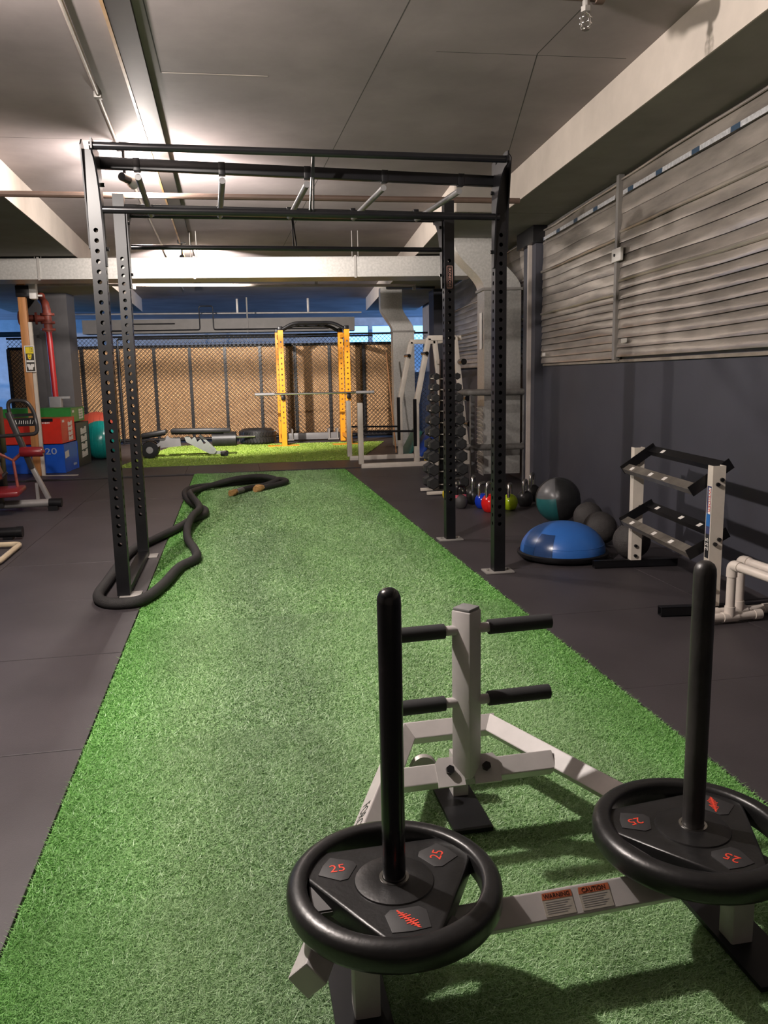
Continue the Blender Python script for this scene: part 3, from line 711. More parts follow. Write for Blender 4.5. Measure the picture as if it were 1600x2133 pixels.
# ------------------------------------------------------------------ PVC parallettes right of the rack
def parallette(loc, label, rz):
    t = thing('parallette', label, 'parallette', loc, rz, None)
    r = 0.024; H_ = 0.315; Lp = 0.66
    b = B(); tube(b, rounded([(0, 0, 0.03), (0, 0, H_), (0, -Lp, H_), (0, -Lp, 0.03)], 0.03, 4), r, 16); obj('bar', b, m_pvc, t, local=True)
    for y in (0, -Lp):
        b = B(); tube(b, [(-0.15, y, 0.027), (0.17, y, 0.027)], r, 16); obj('foot', b, m_pvc, t, local=True)
        for x in (-0.15, 0.17): b = B(); tube(b, [(x - 0.022, y, 0.027), (x + 0.022, y, 0.027)], r + 0.004, 16); obj('end_cap', b, m_pvc, t, local=True)
        b = B(); tube(b, [(-0.045, y, 0.027), (0.045, y, 0.027)], r + 0.0045, 16); tube(b, [(0, y, 0.03), (0, y, 0.085)], r + 0.0045, 16)
        obj('foot_fitting', b, m_pvc, t, local=True)
        sg = -1 if y == 0 else 1
        b = B(); tube(b, rounded([(0, y, H_ - 0.065), (0, y, H_), (0, y + sg * 0.065, H_)], 0.035, 6), r + 0.0045, 16); obj('elbow', b, m_pvc, t, local=True)
    return t
parallette((2.575, 3.765, 0.004), 'white plastic pipe parallette nearer the camera, in front of the cream rack post', 0.04)
parallette((2.69, 3.855, 0.004), 'white plastic pipe parallette behind the other one, nearer the right wall', 0.03)

# ------------------------------------------------------------------ balance dome, slam balls, wall ball
bo = thing('balance_dome', 'blue half-ball balance trainer with a black rim on the floor by the wall', 'balance trainer', (2.345, 5.48, 0))
b = B(); lathe(b, [(0, 0.004), (0.28, 0.004), (0.317, 0.015), (0.332, 0.030), (0.332, 0.048), (0.320, 0.056), (0.30, 0.05), (0, 0.05)], 64, Matrix.Translation(bo.location)); obj('base', b, m_blk, bo, smooth=50)
prof = []
for k in range(17):
    a = k / 16 * PI / 2; r = 0.310 * math.cos(a) ** 0.92 if k < 16 else 0; z = 0.05 + 0.215 * math.sin(a)
    prof.append((r, z))
b = B(); lathe(b, prof, 64, Matrix.Translation(bo.location)); obj('dome', b, m_bosu, bo, smooth=50)
# darker panel strip down the left side of the dome
b = B()
vs = []
a0 = math.radians(206)
for j in range(7):
    aa = a0 + math.radians(j * 4.6); col_ = []
    for k in range(0, 9):
        a = k / 16 * PI / 2; r = 0.310 * math.cos(a) ** 0.92 + 0.002; z = 0.051 + 0.215 * math.sin(a)
        col_.append(b.verts.new((bo.location.x + r * math.cos(aa), bo.location.y + r * math.sin(aa), z)))
    vs.append(col_)
for j in range(6):
    for k in range(8): b.faces.new((vs[j][k], vs[j + 1][k], vs[j + 1][k + 1], vs[j][k + 1]))
obj('dark_panel', b, m_bosud, bo, smooth=60, label='dark glossy strip on the dome')
b = B()
for rr, zz in ((0.298, 0.108), (0.249, 0.173)): tube(b, [(bo.location.x + rr * math.cos(2 * PI * k / 48), bo.location.y + rr * math.sin(2 * PI * k / 48), zz) for k in range(48)], 0.003, 6, closed=True)
obj('seam_rings', b, m_bosu, bo)
def slam(loc, r, label):
    t = thing('slam_ball', label, 'slam ball', (loc[0], loc[1], 0), random.uniform(0, 3), 'black slam balls by the right wall')
    b = B(); sphere(b, (0, 0, r * 0.985), r, 40, 28, 0.985)
    for v in b.verts: v.co += v.co.normalized() * noise.noise(v.co * 20) * 0.002
    obj('ball', b, m_slam, t, local=True, smooth=60)
    b = B(); lathe(b, [(0, r * 1.97), (0.009, r * 1.965), (0.012, r * 1.955), (0, r * 1.95)], 12, Matrix.Translation((0, 0, 0))); obj('air_valve', b, m_blk, t, local=True)
slam((2.95, 6.36), 0.125, 'dusty black slam ball farthest of the three, beside the big wall ball')
slam((2.80, 5.82), 0.132, 'dusty black slam ball in the middle of the three by the wall')
slam((2.80, 5.30), 0.133, 'dusty black slam ball behind the cream rack post and blue dome')
wb = thing('wall_ball', 'large teal and black stitched wall ball on the floor by the right wall', 'medicine ball', (2.865, 6.82, 0))
Rb = 0.205; cb = Vector((2.865, 6.82, Rb))
m_wbk = mat('black_ball_vinyl', (0.016, 0.016, 0.017), 0.4, bump=0.2, bscale=30); m_wgr = mat('grey_ball_vinyl', (0.11, 0.11, 0.115), 0.35); m_wtl = mat('teal_ball_vinyl', (0.012, 0.10, 0.105), 0.38)
def gore(name, lon0, lon1, lat0, lat1, m, ax):
    b = B(); nu, nv = 12, 12; g = []
    for i in range(nu + 1):
        row = []
        for j in range(nv + 1):
            lo = math.radians(lon0 + (lon1 - lon0) * i / nu); la = math.radians(lat0 + (lat1 - lat0) * j / nv)
            e = min(i, nu - i, ) ; e2 = min(j, nv - j)
            rr = Rb * (1.0 - (0.022 if min(e, e2) == 0 else 0.006 if min(e, e2) == 1 else 0))
            row.append(b.verts.new(cb + ax @ Vector((rr * math.cos(la) * math.cos(lo), rr * math.cos(la) * math.sin(lo), rr * math.sin(la)))))
        g.append(row)
    for i in range(nu):
        for j in range(nv): b.faces.new((g[i][j], g[i + 1][j], g[i + 1][j + 1], g[i][j + 1]))
    return obj(name, b, m, wb, smooth=70)
ax = Matrix.Rotation(math.radians(-8), 3, 'Y') @ Matrix.Rotation(math.radians(2), 3, 'Z')
for k in range(5):
    l0 = -190 + 72 * k
    gore('panel', l0, l0 + 72, -88, 14 if k == 0 else 0, m_wtl if k in (0, 3) else m_wbk, ax)
    gore('panel', l0, l0 + 72, 14 if k == 0 else 0, 88, m_wgr if k in (0, 3) else m_wbk, ax)

# ------------------------------------------------------------------ kettlebells
def kettlebell(loc, r, col, label, rz=0.0, ring=None, hh=None):
    t = thing('kettlebell', label, 'kettlebell', (loc[0], loc[1], 0), rz, 'kettlebells in front of the duct')
    mb = mat('kettlebell_' + col[0], col[1], col[2], var=0.12)
    r *= 1.13; hh = (hh or r * 1.2) * 1.12
    b = B(); lathe(b, [(0, 0), (r * 0.62, 0.0), (r * 0.70, r * 0.06), (r * 0.9, r * 0.42), (r, r * 0.88), (r * 0.93, r * 1.3), (r * 0.68, r * 1.68), (r * 0.40, r * 1.86), (0, r * 1.9)], 32)
    obj('bell', b, mb, t, local=True, smooth=70)
    w_ = r * 0.62; z0_ = r * 1.50; zt_ = r * 1.78 + hh
    b = B(); tube(b, rounded([(-w_ * 0.95, 0, z0_), (-w_ * 1.06, 0, z0_ + (zt_ - z0_) * 0.62), (-w_ * 0.80, 0, zt_), (w_ * 0.80, 0, zt_), (w_ * 1.06, 0, z0_ + (zt_ - z0_) * 0.62), (w_ * 0.95, 0, z0_)], r * 0.6, 7), 0.0165, 14)
    obj('handle', b, m_chrome if col[3] else m_blkg, t, local=True, smooth=60)
    if ring:
        b = B()
        for s in (-1, 1): tube(b, [(s * w_ * 0.96, 0, z0_ - 0.003), (s * w_ * 1.0, 0, z0_ + 0.030)], 0.021, 14)
        obj('grip_collar', b, mat('collar_' + ring[0], ring[1], 0.4), t, local=True, label=ring[0] + ' collar')
    return t
m_kst = m_chrome
kettlebell((2.235, 7.83), 0.064, ('charcoal', (0.055, 0.052, 0.052), 0.6, False), 'charcoal vinyl kettlebell with pink handle collars, leftmost in front', 0.2, ('pink', (0.62, 0.12, 0.17)), 0.09)
kettlebell((2.27, 8.12), 0.075, ('black', (0.014, 0.014, 0.014), 0.35, True), 'black kettlebell with steel handle behind the pink-collared one', 0.5)
kettlebell((2.44, 8.06), 0.080, ('black', (0.014, 0.014, 0.014), 0.35, True), 'black kettlebell left of the blue one, handle turned edge-on', 1.1)
kettlebell((2.445, 7.76), 0.072, ('blue', (0.006, 0.035, 0.42), 0.18, True), 'glossy blue kettlebell beside the red one', 0.5)
kettlebell((2.455, 7.53), 0.083, ('red', (0.66, 0.012, 0.012), 0.18, True), 'glossy red kettlebell left of the near right rig upright', 0.6)
kettlebell((2.68, 7.60), 0.072, ('lime', (0.42, 0.58, 0.01), 0.2, True), 'lime green kettlebell right of the near right rig upright', 1.0)
kettlebell((2.73, 8.02), 0.082, ('black', (0.014, 0.014, 0.014), 0.35, True), 'black kettlebell behind the lime green one', 0.9)
kettlebell((2.90, 7.76), 0.074, ('worn_black', (0.030, 0.030, 0.031), 0.3, True), 'black kettlebell right of the lime green one, beside the wall ball', 0.9)
kettlebell((3.09, 8.06), 0.082, ('black', (0.014, 0.014, 0.014), 0.35, True), 'black kettlebell at the right end by the dark pier', 0.9)
kettlebell((2.262, 8.42), 0.058, ('yellow', (0.72, 0.52, 0.01), 0.35, False), 'small yellow kettlebell seen through the charcoal one’s handle', 0.2)
# ------------------------------------------------------------------ dumbbell tower
dt = thing('dumbbell_tower', 'tall narrow dumbbell tower behind the far right rig upright', 'rack', (2.36, 8.9, 0))
b = B()
for sx in (-1, 1): bar(b, (2.36 + sx * 0.055, 8.9, 0.05), (2.36 + sx * 0.03, 8.9, 1.52), 0.05, 0.05, up=(0, 1, 0))
obj('mast', b, m_blk, dt)
for y in (8.74, 9.06):
    b = B(); bar(b, (2.10, y, 0.03), (2.62, y, 0.03), 0.04, 0.035, bevel=0.004); obj('foot', b, m_white, dt)
b = B(); bar(b, (2.36, 8.74, 0.05), (2.36, 9.06, 0.05), 0.06, 0.03); obj('spine', b, m_white, dt)
tiers = [(0.135, 0.082, 1.0), (0.285, 0.080, 1.0), (0.43, 0.078, 0.97), (0.57, 0.075, 0.94), (0.71, 0.072, 0.9), (0.84, 0.068, 0.86), (0.97, 0.062, 0.8), (1.09, 0.056, 0.74), (1.21, 0.050, 0.68), (1.33, 0.042, 0.6)]
m_hex = mat('hex_rubber', (0.030, 0.030, 0.031), 0.42, var=0.3, scale=20)
hexes = {}
for side, sname in ((-1, 'left'), (1, 'right')):
    for k, (z, r, ln) in enumerate(tiers):
        r *= 0.93
        cx = 2.36 + side * (0.175 - k * 0.006)
        # cradle arms on the tower
        b = B()
        for yy in (-0.05, 0.05): bar(b, (2.36 + side * 0.03, 8.9 + yy, z - 0.028), (cx + side * 0.03, 8.9 + yy, z - 0.020), 0.022, 0.012)
        obj('cradle', b, m_white, dt)
        nm = ['lowest', 'second lowest', 'third from the floor', 'fourth from the floor', 'fifth from the floor', 'sixth from the floor', 'seventh from the floor', 'third from the top', 'second from the top', 'topmost'][k]
        t = thing('hex_dumbbell', 'black hex dumbbell %s on the %s side of the tower' % (nm, sname), 'dumbbell', (cx, 8.9, z), 0, 'hex dumbbells on the tower')
        hl = 0.085 * ln
        for s in (-1, 1):
            key = ('h', k)
            if key not in hexes:
                b = B(); prof = [(0, 0), (r * 0.72, 0.0), (r, hl * 0.3), (r, hl * 0.75), (r * 0.78, hl), (0, hl)]
                lathe(b, prof, 6, Matrix.Rotation(PI / 2, 4, 'X') @ Matrix.Rotation(PI / 6, 4, 'Z')); o = obj('head', b, m_hex, t, local=True, smooth=0); hexes[key] = o.data
            else: o = bpy.data.objects.new('head', hexes[key]); COL.objects.link(o); o.parent = t
            o.location = (0, s * 0.065 if s > 0 else -0.065, 0)
            if s > 0: o.rotation_euler = (0, 0, PI)
        key = ('g', 0)
        if key not in hexes:
            b = B(); tube(b, [(0, -0.07, 0), (0, -0.03, 0), (0, 0, 0), (0, 0.03, 0), (0, 0.07, 0)], [0.013, 0.0155, 0.017, 0.0155, 0.013], 12); o = obj('grip', b, m_chrome, t, local=True); hexes[key] = o.data
        else: o = bpy.data.objects.new('grip', hexes[key]); COL.objects.link(o); o.parent = t

# ------------------------------------------------------------------ ducts
def riser(loc, label, top_off, z_bend0, z_bend1, ztop, w_, d_, zbot, vent):
    t = thing('duct_riser', label, 'duct', loc, BROT)
    prof = [(0, zbot), (0, z_bend0)]
    for k in range(1, 9):
        s = k / 8; sm = s * s * (3 - 2 * s); prof.append((top_off * sm, z_bend0 + (z_bend1 - z_bend0) * s))
    prof.append((top_off, ztop))
    b = B(); lo = None
    for i, (x, z) in enumerate(prof):
        ring = [b.verts.new((x + dx, dy, z)) for dx, dy in ((0, 0), (w_, 0), (w_, d_), (0, d_))]
        if lo:
            for q in range(4): b.faces.new((lo[q], lo[(q + 1) % 4], ring[(q + 1) % 4], ring[q]))
        else: b.faces.new(ring[::-1])
        lo = ring
    b.faces.new(lo); obj('duct_body', b, m_galv, t, local=True, smooth=25)
    for z, x in ((z_bend0, 0),) + (((zbot + 1.0, 0),) if vent else ()):
        b = B()
        for q, (p, r) in enumerate((((-0.012, -0.012), (w_ + 0.012, -0.012)), ((w_ + 0.012, -0.012), (w_ + 0.012, d_ + 0.012)), ((w_ + 0.012, d_ + 0.012), (-0.012, d_ + 0.012)), ((-0.012, d_ + 0.012), (-0.012, -0.012)))): bar(b, (x + p[0], p[1], z), (x + r[0], r[1], z), 0.02, 0.03)
        obj('flange', b, m_galvd, t, local=True, smooth=0)
    return t
r1 = riser((3.045, 9.60, 0), 'galvanised duct riser with an S-bend by the dark pier, beside the dumbbell tower', -0.36, 2.36, 2.88, SZ, 0.455, 0.40, 0.11, True)
riser((2.985, 15.0, 0), 'far galvanised duct riser with an S-bend beside the woven fence', -0.22, 2.16, 2.62, SZ, 0.40, 0.36, 0.02, False)
# louvred grille and paper label on the riser's left side
gx = axes(parent_world(r1) @ Vector((-0.006, 0.16, 0.52)), -Vector((0, 0, 1)).cross(parent_world(r1).to_3x3() @ Vector((-1, 0, 0))), (0, 0, 1))
b = B(); box(b, None, (0.30, 0.86, 0.01), Mx=gx @ Matrix.Translation((0, 0, 0.0))); gr = obj('louvre_grille', b, m_lgrey, r1, smooth=0)
for k in range(17):
    b = B(); Mx = gx @ Matrix.Translation((0, -0.39 + k * 0.049, -0.016)) @ Matrix.Rotation(-0.6, 4, 'X'); box(b, None, (0.28, 0.040, 0.005), Mx=Mx); obj('louvre', b, m_white, gr, smooth=0)
b = B(); box(b, None, (0.13, 0.44, 0.002), Mx=gx @ Matrix.Translation((0.0, 1.35, -0.004))); obj('paper_label', b, m_print, r1, smooth=0)
# guard rail round the riser
gd = thing('guard_rail', 'grey tubular guard rail wrapped round the foot of the near duct riser', 'rail', (3.2, 9.3, 0))
m_rail_g = mat('guard_grey', (0.15, 0.14, 0.13), 0.6, var=0.3, scale=12)
for zz in (1.13, 0.47):
    b = B(); tube(b, rounded([(2.78, 9.75, zz), (2.78, 9.36, zz), (3.50, 9.30, zz), (3.52, 9.5, zz)], 0.08, 5), 0.038, 14); obj('rail', b, m_rail_g, gd)
for p in ((2.78, 9.72), (2.82, 9.37), (3.47, 9.315)):
    b = B(); bar(b, (*p, 0), (*p, 1.13), 0.05, 0.05, up=(0, 1, 0)); obj('upright', b, m_grey, gd)
# cross duct
Y0 = 11.15
cdt = thing('cross_duct', 'long galvanised duct crossing under the ceiling beyond the rig', 'duct', (0.2, Y0, 2.8), BROT)
b = B(); box(b, (-0.25, 0.25, 0), (6.7, 0.5, 0.262)); obj('duct_body', b, m_galv, cdt, local=True, smooth=0)
for x in (-0.62, 1.5, -2.6):
    b = B(); bar(b, (x, -0.012, -0.145), (x, -0.012, 0.145), 0.03, 0.012, up=(0, 1, 0))
    for dx in (-0.04, 0.04): tube(b, [(x + dx, -0.01, 0.12), (x + dx, -0.01, CZ - 2.8)], 0.005, 6)
    obj('hanger', b, m_lgrey, cdt, local=True)
m_duct_shade = mat('shaded_duct_steel', (0.085, 0.078, 0.072), 0.6)  # duct colour darkened in place of the weaker lamplight on it
fd = thing('far_duct', 'dull grey duct hung beyond the woven fence', 'duct', (-0.2, 18.7, 2.53), BROT)
b = B(); box(b, (0, 0.2, 0), (6.0, 0.4, 0.30)); obj('duct_body', b, m_duct_shade, fd, local=True, smooth=0)
for x in (-1.9, 0.6):
    b = B(); bar(b, (x, -0.01, -0.16), (x, -0.01, 0.6), 0.03, 0.02, up=(0, 1, 0)); obj('hanger', b, m_duct_shade, fd, local=True)
b = B(); tube(b, rounded([(-1.9, -0.03, 0.05), (-1.0, -0.03, 0.05), (-1.0, -0.03, 0.05)], 0.02), 0.012); tube(b, rounded([(-2.4, -0.03, -0.09), (-0.45, -0.03, -0.09), (-0.45, -0.03, 0.42), (-0.15, -0.03, 0.42), (-0.15, -0.03, -0.09), (2.4, -0.03, -0.09)], 0.05), 0.014); obj('conduit', b, m_blk, fd, local=True)

# ------------------------------------------------------------------ conduits, tray, sprinkler pipe
def pipe_thing(name, label, cat, pts, r, m, clips=(), n=10, clip_h=0):
    t = thing(name, label, cat, Vector(pts[0]))
    b = B(); tube(b, pts, r, n); obj('pipe', b, m, t)
    for c in clips:
        c = Vector(c); b = B(); box(b, c, (0.05, 0.05, clip_h or 2.4 * r + 0.01), bevel=0.004); obj('clip', b, m_lgrey, t)
    return t
pipe_thing('conduit', 'thin pale conduit running along the ceiling left of the cable tray', 'pipe', [(-0.71, 2.0, 3.24), (-0.745, 4.3, 3.235), (-0.86, 9.0, 3.235), (-0.93, 18, 3.235)], 0.013, m_cond, [(-0.745, 4.05, 3.237), (-0.79, 6.0, 3.237), (-0.85, 8.6, 3.237)])
pipe_thing('brown_pipe', 'brown pipe crossing the ceiling just behind the rig', 'pipe', [(-4.5, 7.6, 2.915), (2.70, 7.45, 2.925)], 0.026, m_brown)
pipe_thing('white_conduit', 'white conduit crossing under the ceiling just past the long galvanised duct', 'pipe', [(-2.9, 13.2, 2.80), (2.9, 12.7, 2.74)], 0.021, m_cond, [(-1.4, 13.07, 2.75), (1.35, 12.83, 2.80), (2.88, 12.70, 2.70)])
pipe_thing('grey_conduit', 'thin grey conduit crossing beyond the fence near the daylight', 'pipe', [(-4, 20.6, 2.93), (3.2, 20.0, 2.90)], 0.022, m_galvd, [(x, 20.6 - (x + 4) / 12, 3.085) for x in (-2.5, 0.2, 1.9)], clip_h=0.33)
tr = thing('cable_tray', 'dark brown cable tray along the ceiling with a tan edge strip in place of a warm reflection', 'tray', (-0.53, 8, 3.2))
b = B(); bar(b, (-0.44, 1.0, CZ - 0.020), (-0.60, 17.5, CZ - 0.020), 0.13, 0.036); obj('tray', b, m_cop, tr, smooth=0)
b = B(); bar(b, (-0.515, 1.0, CZ - 0.024), (-0.675, 17.5, CZ - 0.024), 0.018, 0.042); obj('warm_edge_strip', b, m_warm_tan, tr, smooth=0)  # tan strip added along the edge, coloured as the warm reflection there
sp = thing('sprinkler_pipe', 'brown sprinkler pipe with a caged head at the top of the view', 'sprinkler', (1.55, 3.85, 3.1))
b = B(); tube(b, [(0.95, 3.85, 3.10), (1.78, 3.85, 3.10)], 0.040, 16); obj('pipe', b, m_brown, sp)
b = B(); tube(b, [(1.14, 3.85, 3.10), (1.18, 3.85, 3.10)], 0.050, 16); tube(b, [(1.76, 3.85, 3.10), (1.80, 3.85, 3.10)], 0.050, 16); obj('couplings', b, m_brown, sp)
hx, hy = 1.715, 3.85
b = B(); tube(b, [(hx, hy, 3.08), (hx, hy, 3.035)], 0.017, 12); tube(b, [(hx, hy, 3.035), (hx, hy, 3.012)], 0.024, 6); hd = obj('head', b, m_lgrey, sp)
b = B()
for q in range(4):
    a = q * PI / 2 + 0.5; tube(b, catmull([(hx, hy, 3.015), (hx + 0.026 * math.cos(a), hy + 0.026 * math.sin(a), 2.99), (hx + 0.028 * math.cos(a), hy + 0.028 * math.sin(a), 2.955), (hx + 0.012 * math.cos(a), hy + 0.012 * math.sin(a), 2.935)], 4), 0.0028, 6)
for zz in (2.985, 2.96): tube(b, [(hx + 0.028 * math.cos(a), hy + 0.028 * math.sin(a), zz) for a in [k * PI / 8 for k in range(16)]], 0.0022, 5, closed=True)
lathe(b, [(0, 2.935), (0.018, 2.935), (0.018, 2.939), (0, 2.939)], 12, Matrix.Translation((hx, hy, 0))); obj('cage', b, m_chrome, hd)
for k, (y, xx) in enumerate(((12.3, 2.9), (13.6, 2.95), (14.9, 3.0))):
    b = B(); bar(b, (xx - 0.15, y, SZ - 0.02), (xx + 0.75, y - 0.06, SZ - 0.02), 0.06, 0.035); o = obj('soffit_channel', b, m_blk, None)
    tag(o, 'thin dark channel under the right soffit, %s of three past the cross duct' % ('nearest', 'middle one', 'farthest')[k], 'channel', 'dark channels under the right soffit')

# ------------------------------------------------------------------ corrugated shutters on the right wall
def shutter(label, y0, y1, tiers_, seed, off=0.0):
    t = thing('corrugated_shutter', label, 'shutter', wpt((y0 + y1) / 2, 0, 1.45))
    rnd = random.Random(seed); n = 30
    b = B(); q = [wpt(y0, 0.0), wpt(y1, 0.0), wpt(y1, -0.03), wpt(y0, -0.03)]
    prism(b, [(v.x, v.y) for v in q], 1.447, SZ - 0.005); obj('backing_sheet', b, m_galvd, t, smooth=0)
    for (z0_, z1_, cnt, amp, tilt) in tiers_:
        hgt = (z1_ - z0_) / cnt
        for k in range(cnt):
            b = B(); rows = []
            for j in range(7):
                row = []
                for i in range(n + 1):
                    y = y0 + (y1 - y0) * i / n; s = j / 6
                    z = z0_ + hgt * (k + s)
                    lip = 1.0 if j in (0, 6) else 0
                    p_ = amp * math.sin(PI * s) ** 0.7 * (1 - 0.35 * s) + tilt * (1 - s)
                    wob = noise.noise(Vector((y * 1.3 + seed * 7, z * 5, 0))) * 0.012 + noise.noise(Vector((y * 4 + seed * 3, z * 9, 4))) * 0.004
                    dz = noise.noise(Vector((y * 0.9 + seed * 5, z * 1.5, 9))) * 0.022 * min(1, (z1_ - 1.45) / 0.6)
                    row.append(b.verts.new(wpt(y, 0.022 + off + max(-0.012, p_ + wob), z + dz * (0.2 + 0.8 * math.sin(PI * min(1, max(0, (z - 1.45) / 1.5)))))))
                rows.append(row)
            for j in range(6):
                for i in range(n): b.faces.new((rows[j][i], rows[j][i + 1], rows[j + 1][i + 1], rows[j + 1][i]))
            obj('slat', b, m_shut, t, smooth=50)
        b = B(); tube(b, [wpt(y0 + (y1 - y0) * i / 20, 0.035 + off + noise.noise(Vector((i * 0.4, seed, z1_))) * 0.008, z1_ + noise.noise(Vector(((y0 + (y1 - y0) * i / 20) * 0.9 + seed * 5, z1_ * 1.5, 9))) * 0.01) for i in range(21)], 0.016 if z1_ < 2.9 else 0.01, 8); obj('rolled_edge', b, m_shut, t)
    return t
T_ = [(1.455, 2.0, 8, 0.005, 0.013), (2.0, 2.46, 5, 0.003, 0.008), (2.46, 2.90, 3, 0.002, 0.005)]
s1 = shutter('crumpled corrugated metal shutter farther along the right wall, next to the dark pier', 6.56, 8.82, T_, 1)
s2 = shutter('crumpled corrugated metal shutter nearer the camera on the right wall', 2.2, 6.52, [(1.47, 2.10, 8, 0.007, 0.016), (2.10, 2.5, 4, 0.004, 0.011), (2.5, 2.92, 3, 0.002, 0.006)], 2, 0.012)
s3 = shutter('corrugated metal shutter beyond the galvanised duct riser', 9.45, 14.9, T_, 3)
m_strip_w = mat('silver_tape', (0.62, 0.62, 0.64), 0.35, metal=0.3, var=0.3, scale=40); m_strip_b = mat('blue_tape', (0.035, 0.07, 0.12), 0.4)
rnd = random.Random(5)
for (sh, ya, yb_) in ((s1, 6.62, 8.7), (s2, 3.2, 6.45)):
    y = ya; k = 0
    while y < yb_:
        ln = 0.11 if k % 2 else rnd.uniform(0.34, 0.46); y2 = min(yb_, y + ln)
        b = B()
        Lm = (y2 - y)
        bar(b, wpt(y, 0.062, 2.795), wpt(y2 - 0.005, 0.062, 2.795), 0.003, 0.034)
        obj('tape_strip', b, m_strip_b if k % 2 else m_strip_w, sh, smooth=0); y = y2; k += 1
b = B(); box(b, None, (0.20, 0.11, 0.03), Mx=axes(wpt(6.50, 0.075, 2.31), -BD, (0, 0, 1)), bevel=0.01); jb = obj('junction_box', b, m_print, s2)
b = B(); tube(b, [wpt(6.52, 0.09, 2.31), wpt(6.52, 0.10, 2.31)], 0.012, 8); obj('switch', b, m_blk, jb)
for sh, y, z in ((s1, 8.60, 1.55), (s2, 6.32, 1.60)):
    b = B(); box(b, None, (0.12, 0.035, 0.002), Mx=axes(wpt(y, 0.068, z), -BD, (0, 0, 1))); obj('paper_label', b, m_print, sh, smooth=0)
b = B(); bar(b, wpt(6.54, 0.05, 1.447), wpt(6.54, 0.05, SZ), 0.05, 0.045, up=(0, 1, 0)); struct('trim_13', b, m_galvd, 0)

# ------------------------------------------------------------------ white power rack (far right)
def white_frame(Y, sgn):
    pts = [((1.825, 0.03), (3.52, 0.03)), ((1.825, 0.06), (1.825, 0.965)), ((2.675, 0.06), (2.675, 0.93)), ((2.675, 0.92), (2.875, 1.885)), ((2.86, 1.885), (3.28, 1.885)), ((3.27, 1.90), (3.47, 0.05))]
    return [((a[0], Y, a[1]), (c[0], Y - 0.0, c[1])) for a, c in pts]
wr = thing('squat_stand', 'white bent-frame squat stand at the right end of the far turf', 'rack', (2.6, 12.35, 0))
for Y in (11.76, 12.97):
    for (p, q), nm in zip(white_frame(Y, 1), ('base_rail', 'front_stub', 'upright', 'raked_upright', 'top_rail', 'rear_leg')):
        b = B(); bar(b, p, q, 0.075, 0.075, up=(0, 1, 0), bevel=0.006); obj(nm, b, m_white, wr)
    b = B(); bar(b, (1.86, Y - 0.02, 0.545), (2.66, Y - 0.02, 0.525), 0.022, 0.03); obj('spotter_bar', b, m_blk, wr)
    b = B(); bar(b, (2.646, Y - 0.03, 0.30), (2.646, Y - 0.03, 1.0), 0.02, 0.05, up=(1, 0, 0)); obj('black_strip', b, m_blk, wr)
    for z, x in ((1.66, 2.83),):
        b = B(); tube(b, [(x - 0.02, Y - 0.16, z), (x - 0.02, Y + 0.12, z)], 0.028, 12); obj('bar_hook', b, m_blkg, wr)
for (x, z) in ((3.34, 1.53), (3.40, 1.0), (3.43, 0.62)):
    b = B(); tube(b, [(x, 11.70, z), (x, 11.50, z)], 0.045, 14); obj('storage_peg', b, m_blkg, wr)
for z in (0.03, 1.885): b = B(); bar(b, (3.35, 11.80, z), (3.35, 12.93, z), 0.07, 0.07); obj('rear_brace', b, m_white, wr)
b = B(); bar(b, (3.32, 11.80, 1.55), (3.32, 12.93, 1.55), 0.06, 0.06); obj('rear_brace', b, m_white, wr)
for x, m, lb, rot in ((2.93, mat('green_mat', (0.02, 0.13, 0.10), 0.6), 'dark green exercise mat leaning behind the white squat stand', 0.5), (3.08, mat('blue_mat', (0.012, 0.06, 0.36), 0.55), 'blue exercise mat leaning beside the green mat', 0.6)):
    b = B(); box(b, None, (0.02 + 0.03, 0.62, 0.46), Mx=Matrix.Translation((x + 0.05, 13.5 if x < 3 else 13.2, 0.215)) @ Matrix.Rotation(rot, 4, 'Y'), bevel=0.01)
    tag(obj('exercise_mat', b, m, None), lb, 'mat')
b = B(); lathe(b, [(0, 0), (0.09, 0), (0.085, 0.02), (0.02, 0.11), (0, 0.115)], 20, Matrix.Translation((3.05, 12.5, 0.0))); tag(obj('marker_cone', b, mat('yellow_cone', (0.75, 0.5, 0.02), 0.5), None), 'small yellow marker cone on the floor beside the dumbbell tower', 'cone')
b = B(); tube(b, [(2.80, 13.95, 0.0), (2.70, 14.2, 1.75)], 0.014, 8); tag(obj('wooden_stick', b, m_wood, None), 'thin wooden stick leaning upright behind the white squat stand', 'stick')

# ------------------------------------------------------------------ yellow rack, barbell, tyre, bench, low dolly
yr_ = thing('yellow_power_rack', 'yellow perforated power rack with a black curved pull-up bar', 'rack', (1.6, 16.5, 0))
ylo = [(0.965, 16.14), (2.255, 16.02), (0.955, 17.0), (2.245, 16.9)]
yme = None
for (x, y) in ylo:
    if yme is None:
        b = B(); perforated(b, 2.25, 0.10, 0.105, 0.45, 2.05, 0.018, seg=8); o = obj('upright', b, m_yel, yr_, local=True, smooth=0); yme = o.data
    else: o = bpy.data.objects.new('upright', yme); COL.objects.link(o); o.parent = yr_
    o.location = Vector((x, y, 0.016)) - yr_.location
    b = B(); box(b, (x, y, 2.30), (0.09, 0.09, 0.08), bevel=0.01); obj('top_cap', b, m_blk, o)
for i, (x, y) in enumerate(ylo[:2]):
    b = B(); box(b, (x - 0.02, y + 0.02, 0.011), (0.62, 0.26, 0.012)); obj('foot_plate', b, m_yel, yr_, smooth=0)
for i, x in ((0, 0.96), (1, 2.25)):
    b = B(); bar(b, (x, ylo[i][1], 2.17), (x, ylo[i + 2][1], 2.17), 0.05, 0.07); bar(b, (x, ylo[i][1], 0.16), (x, ylo[i + 2][1], 0.16), 0.05, 0.07); obj('side_rail', b, m_yel, yr_)
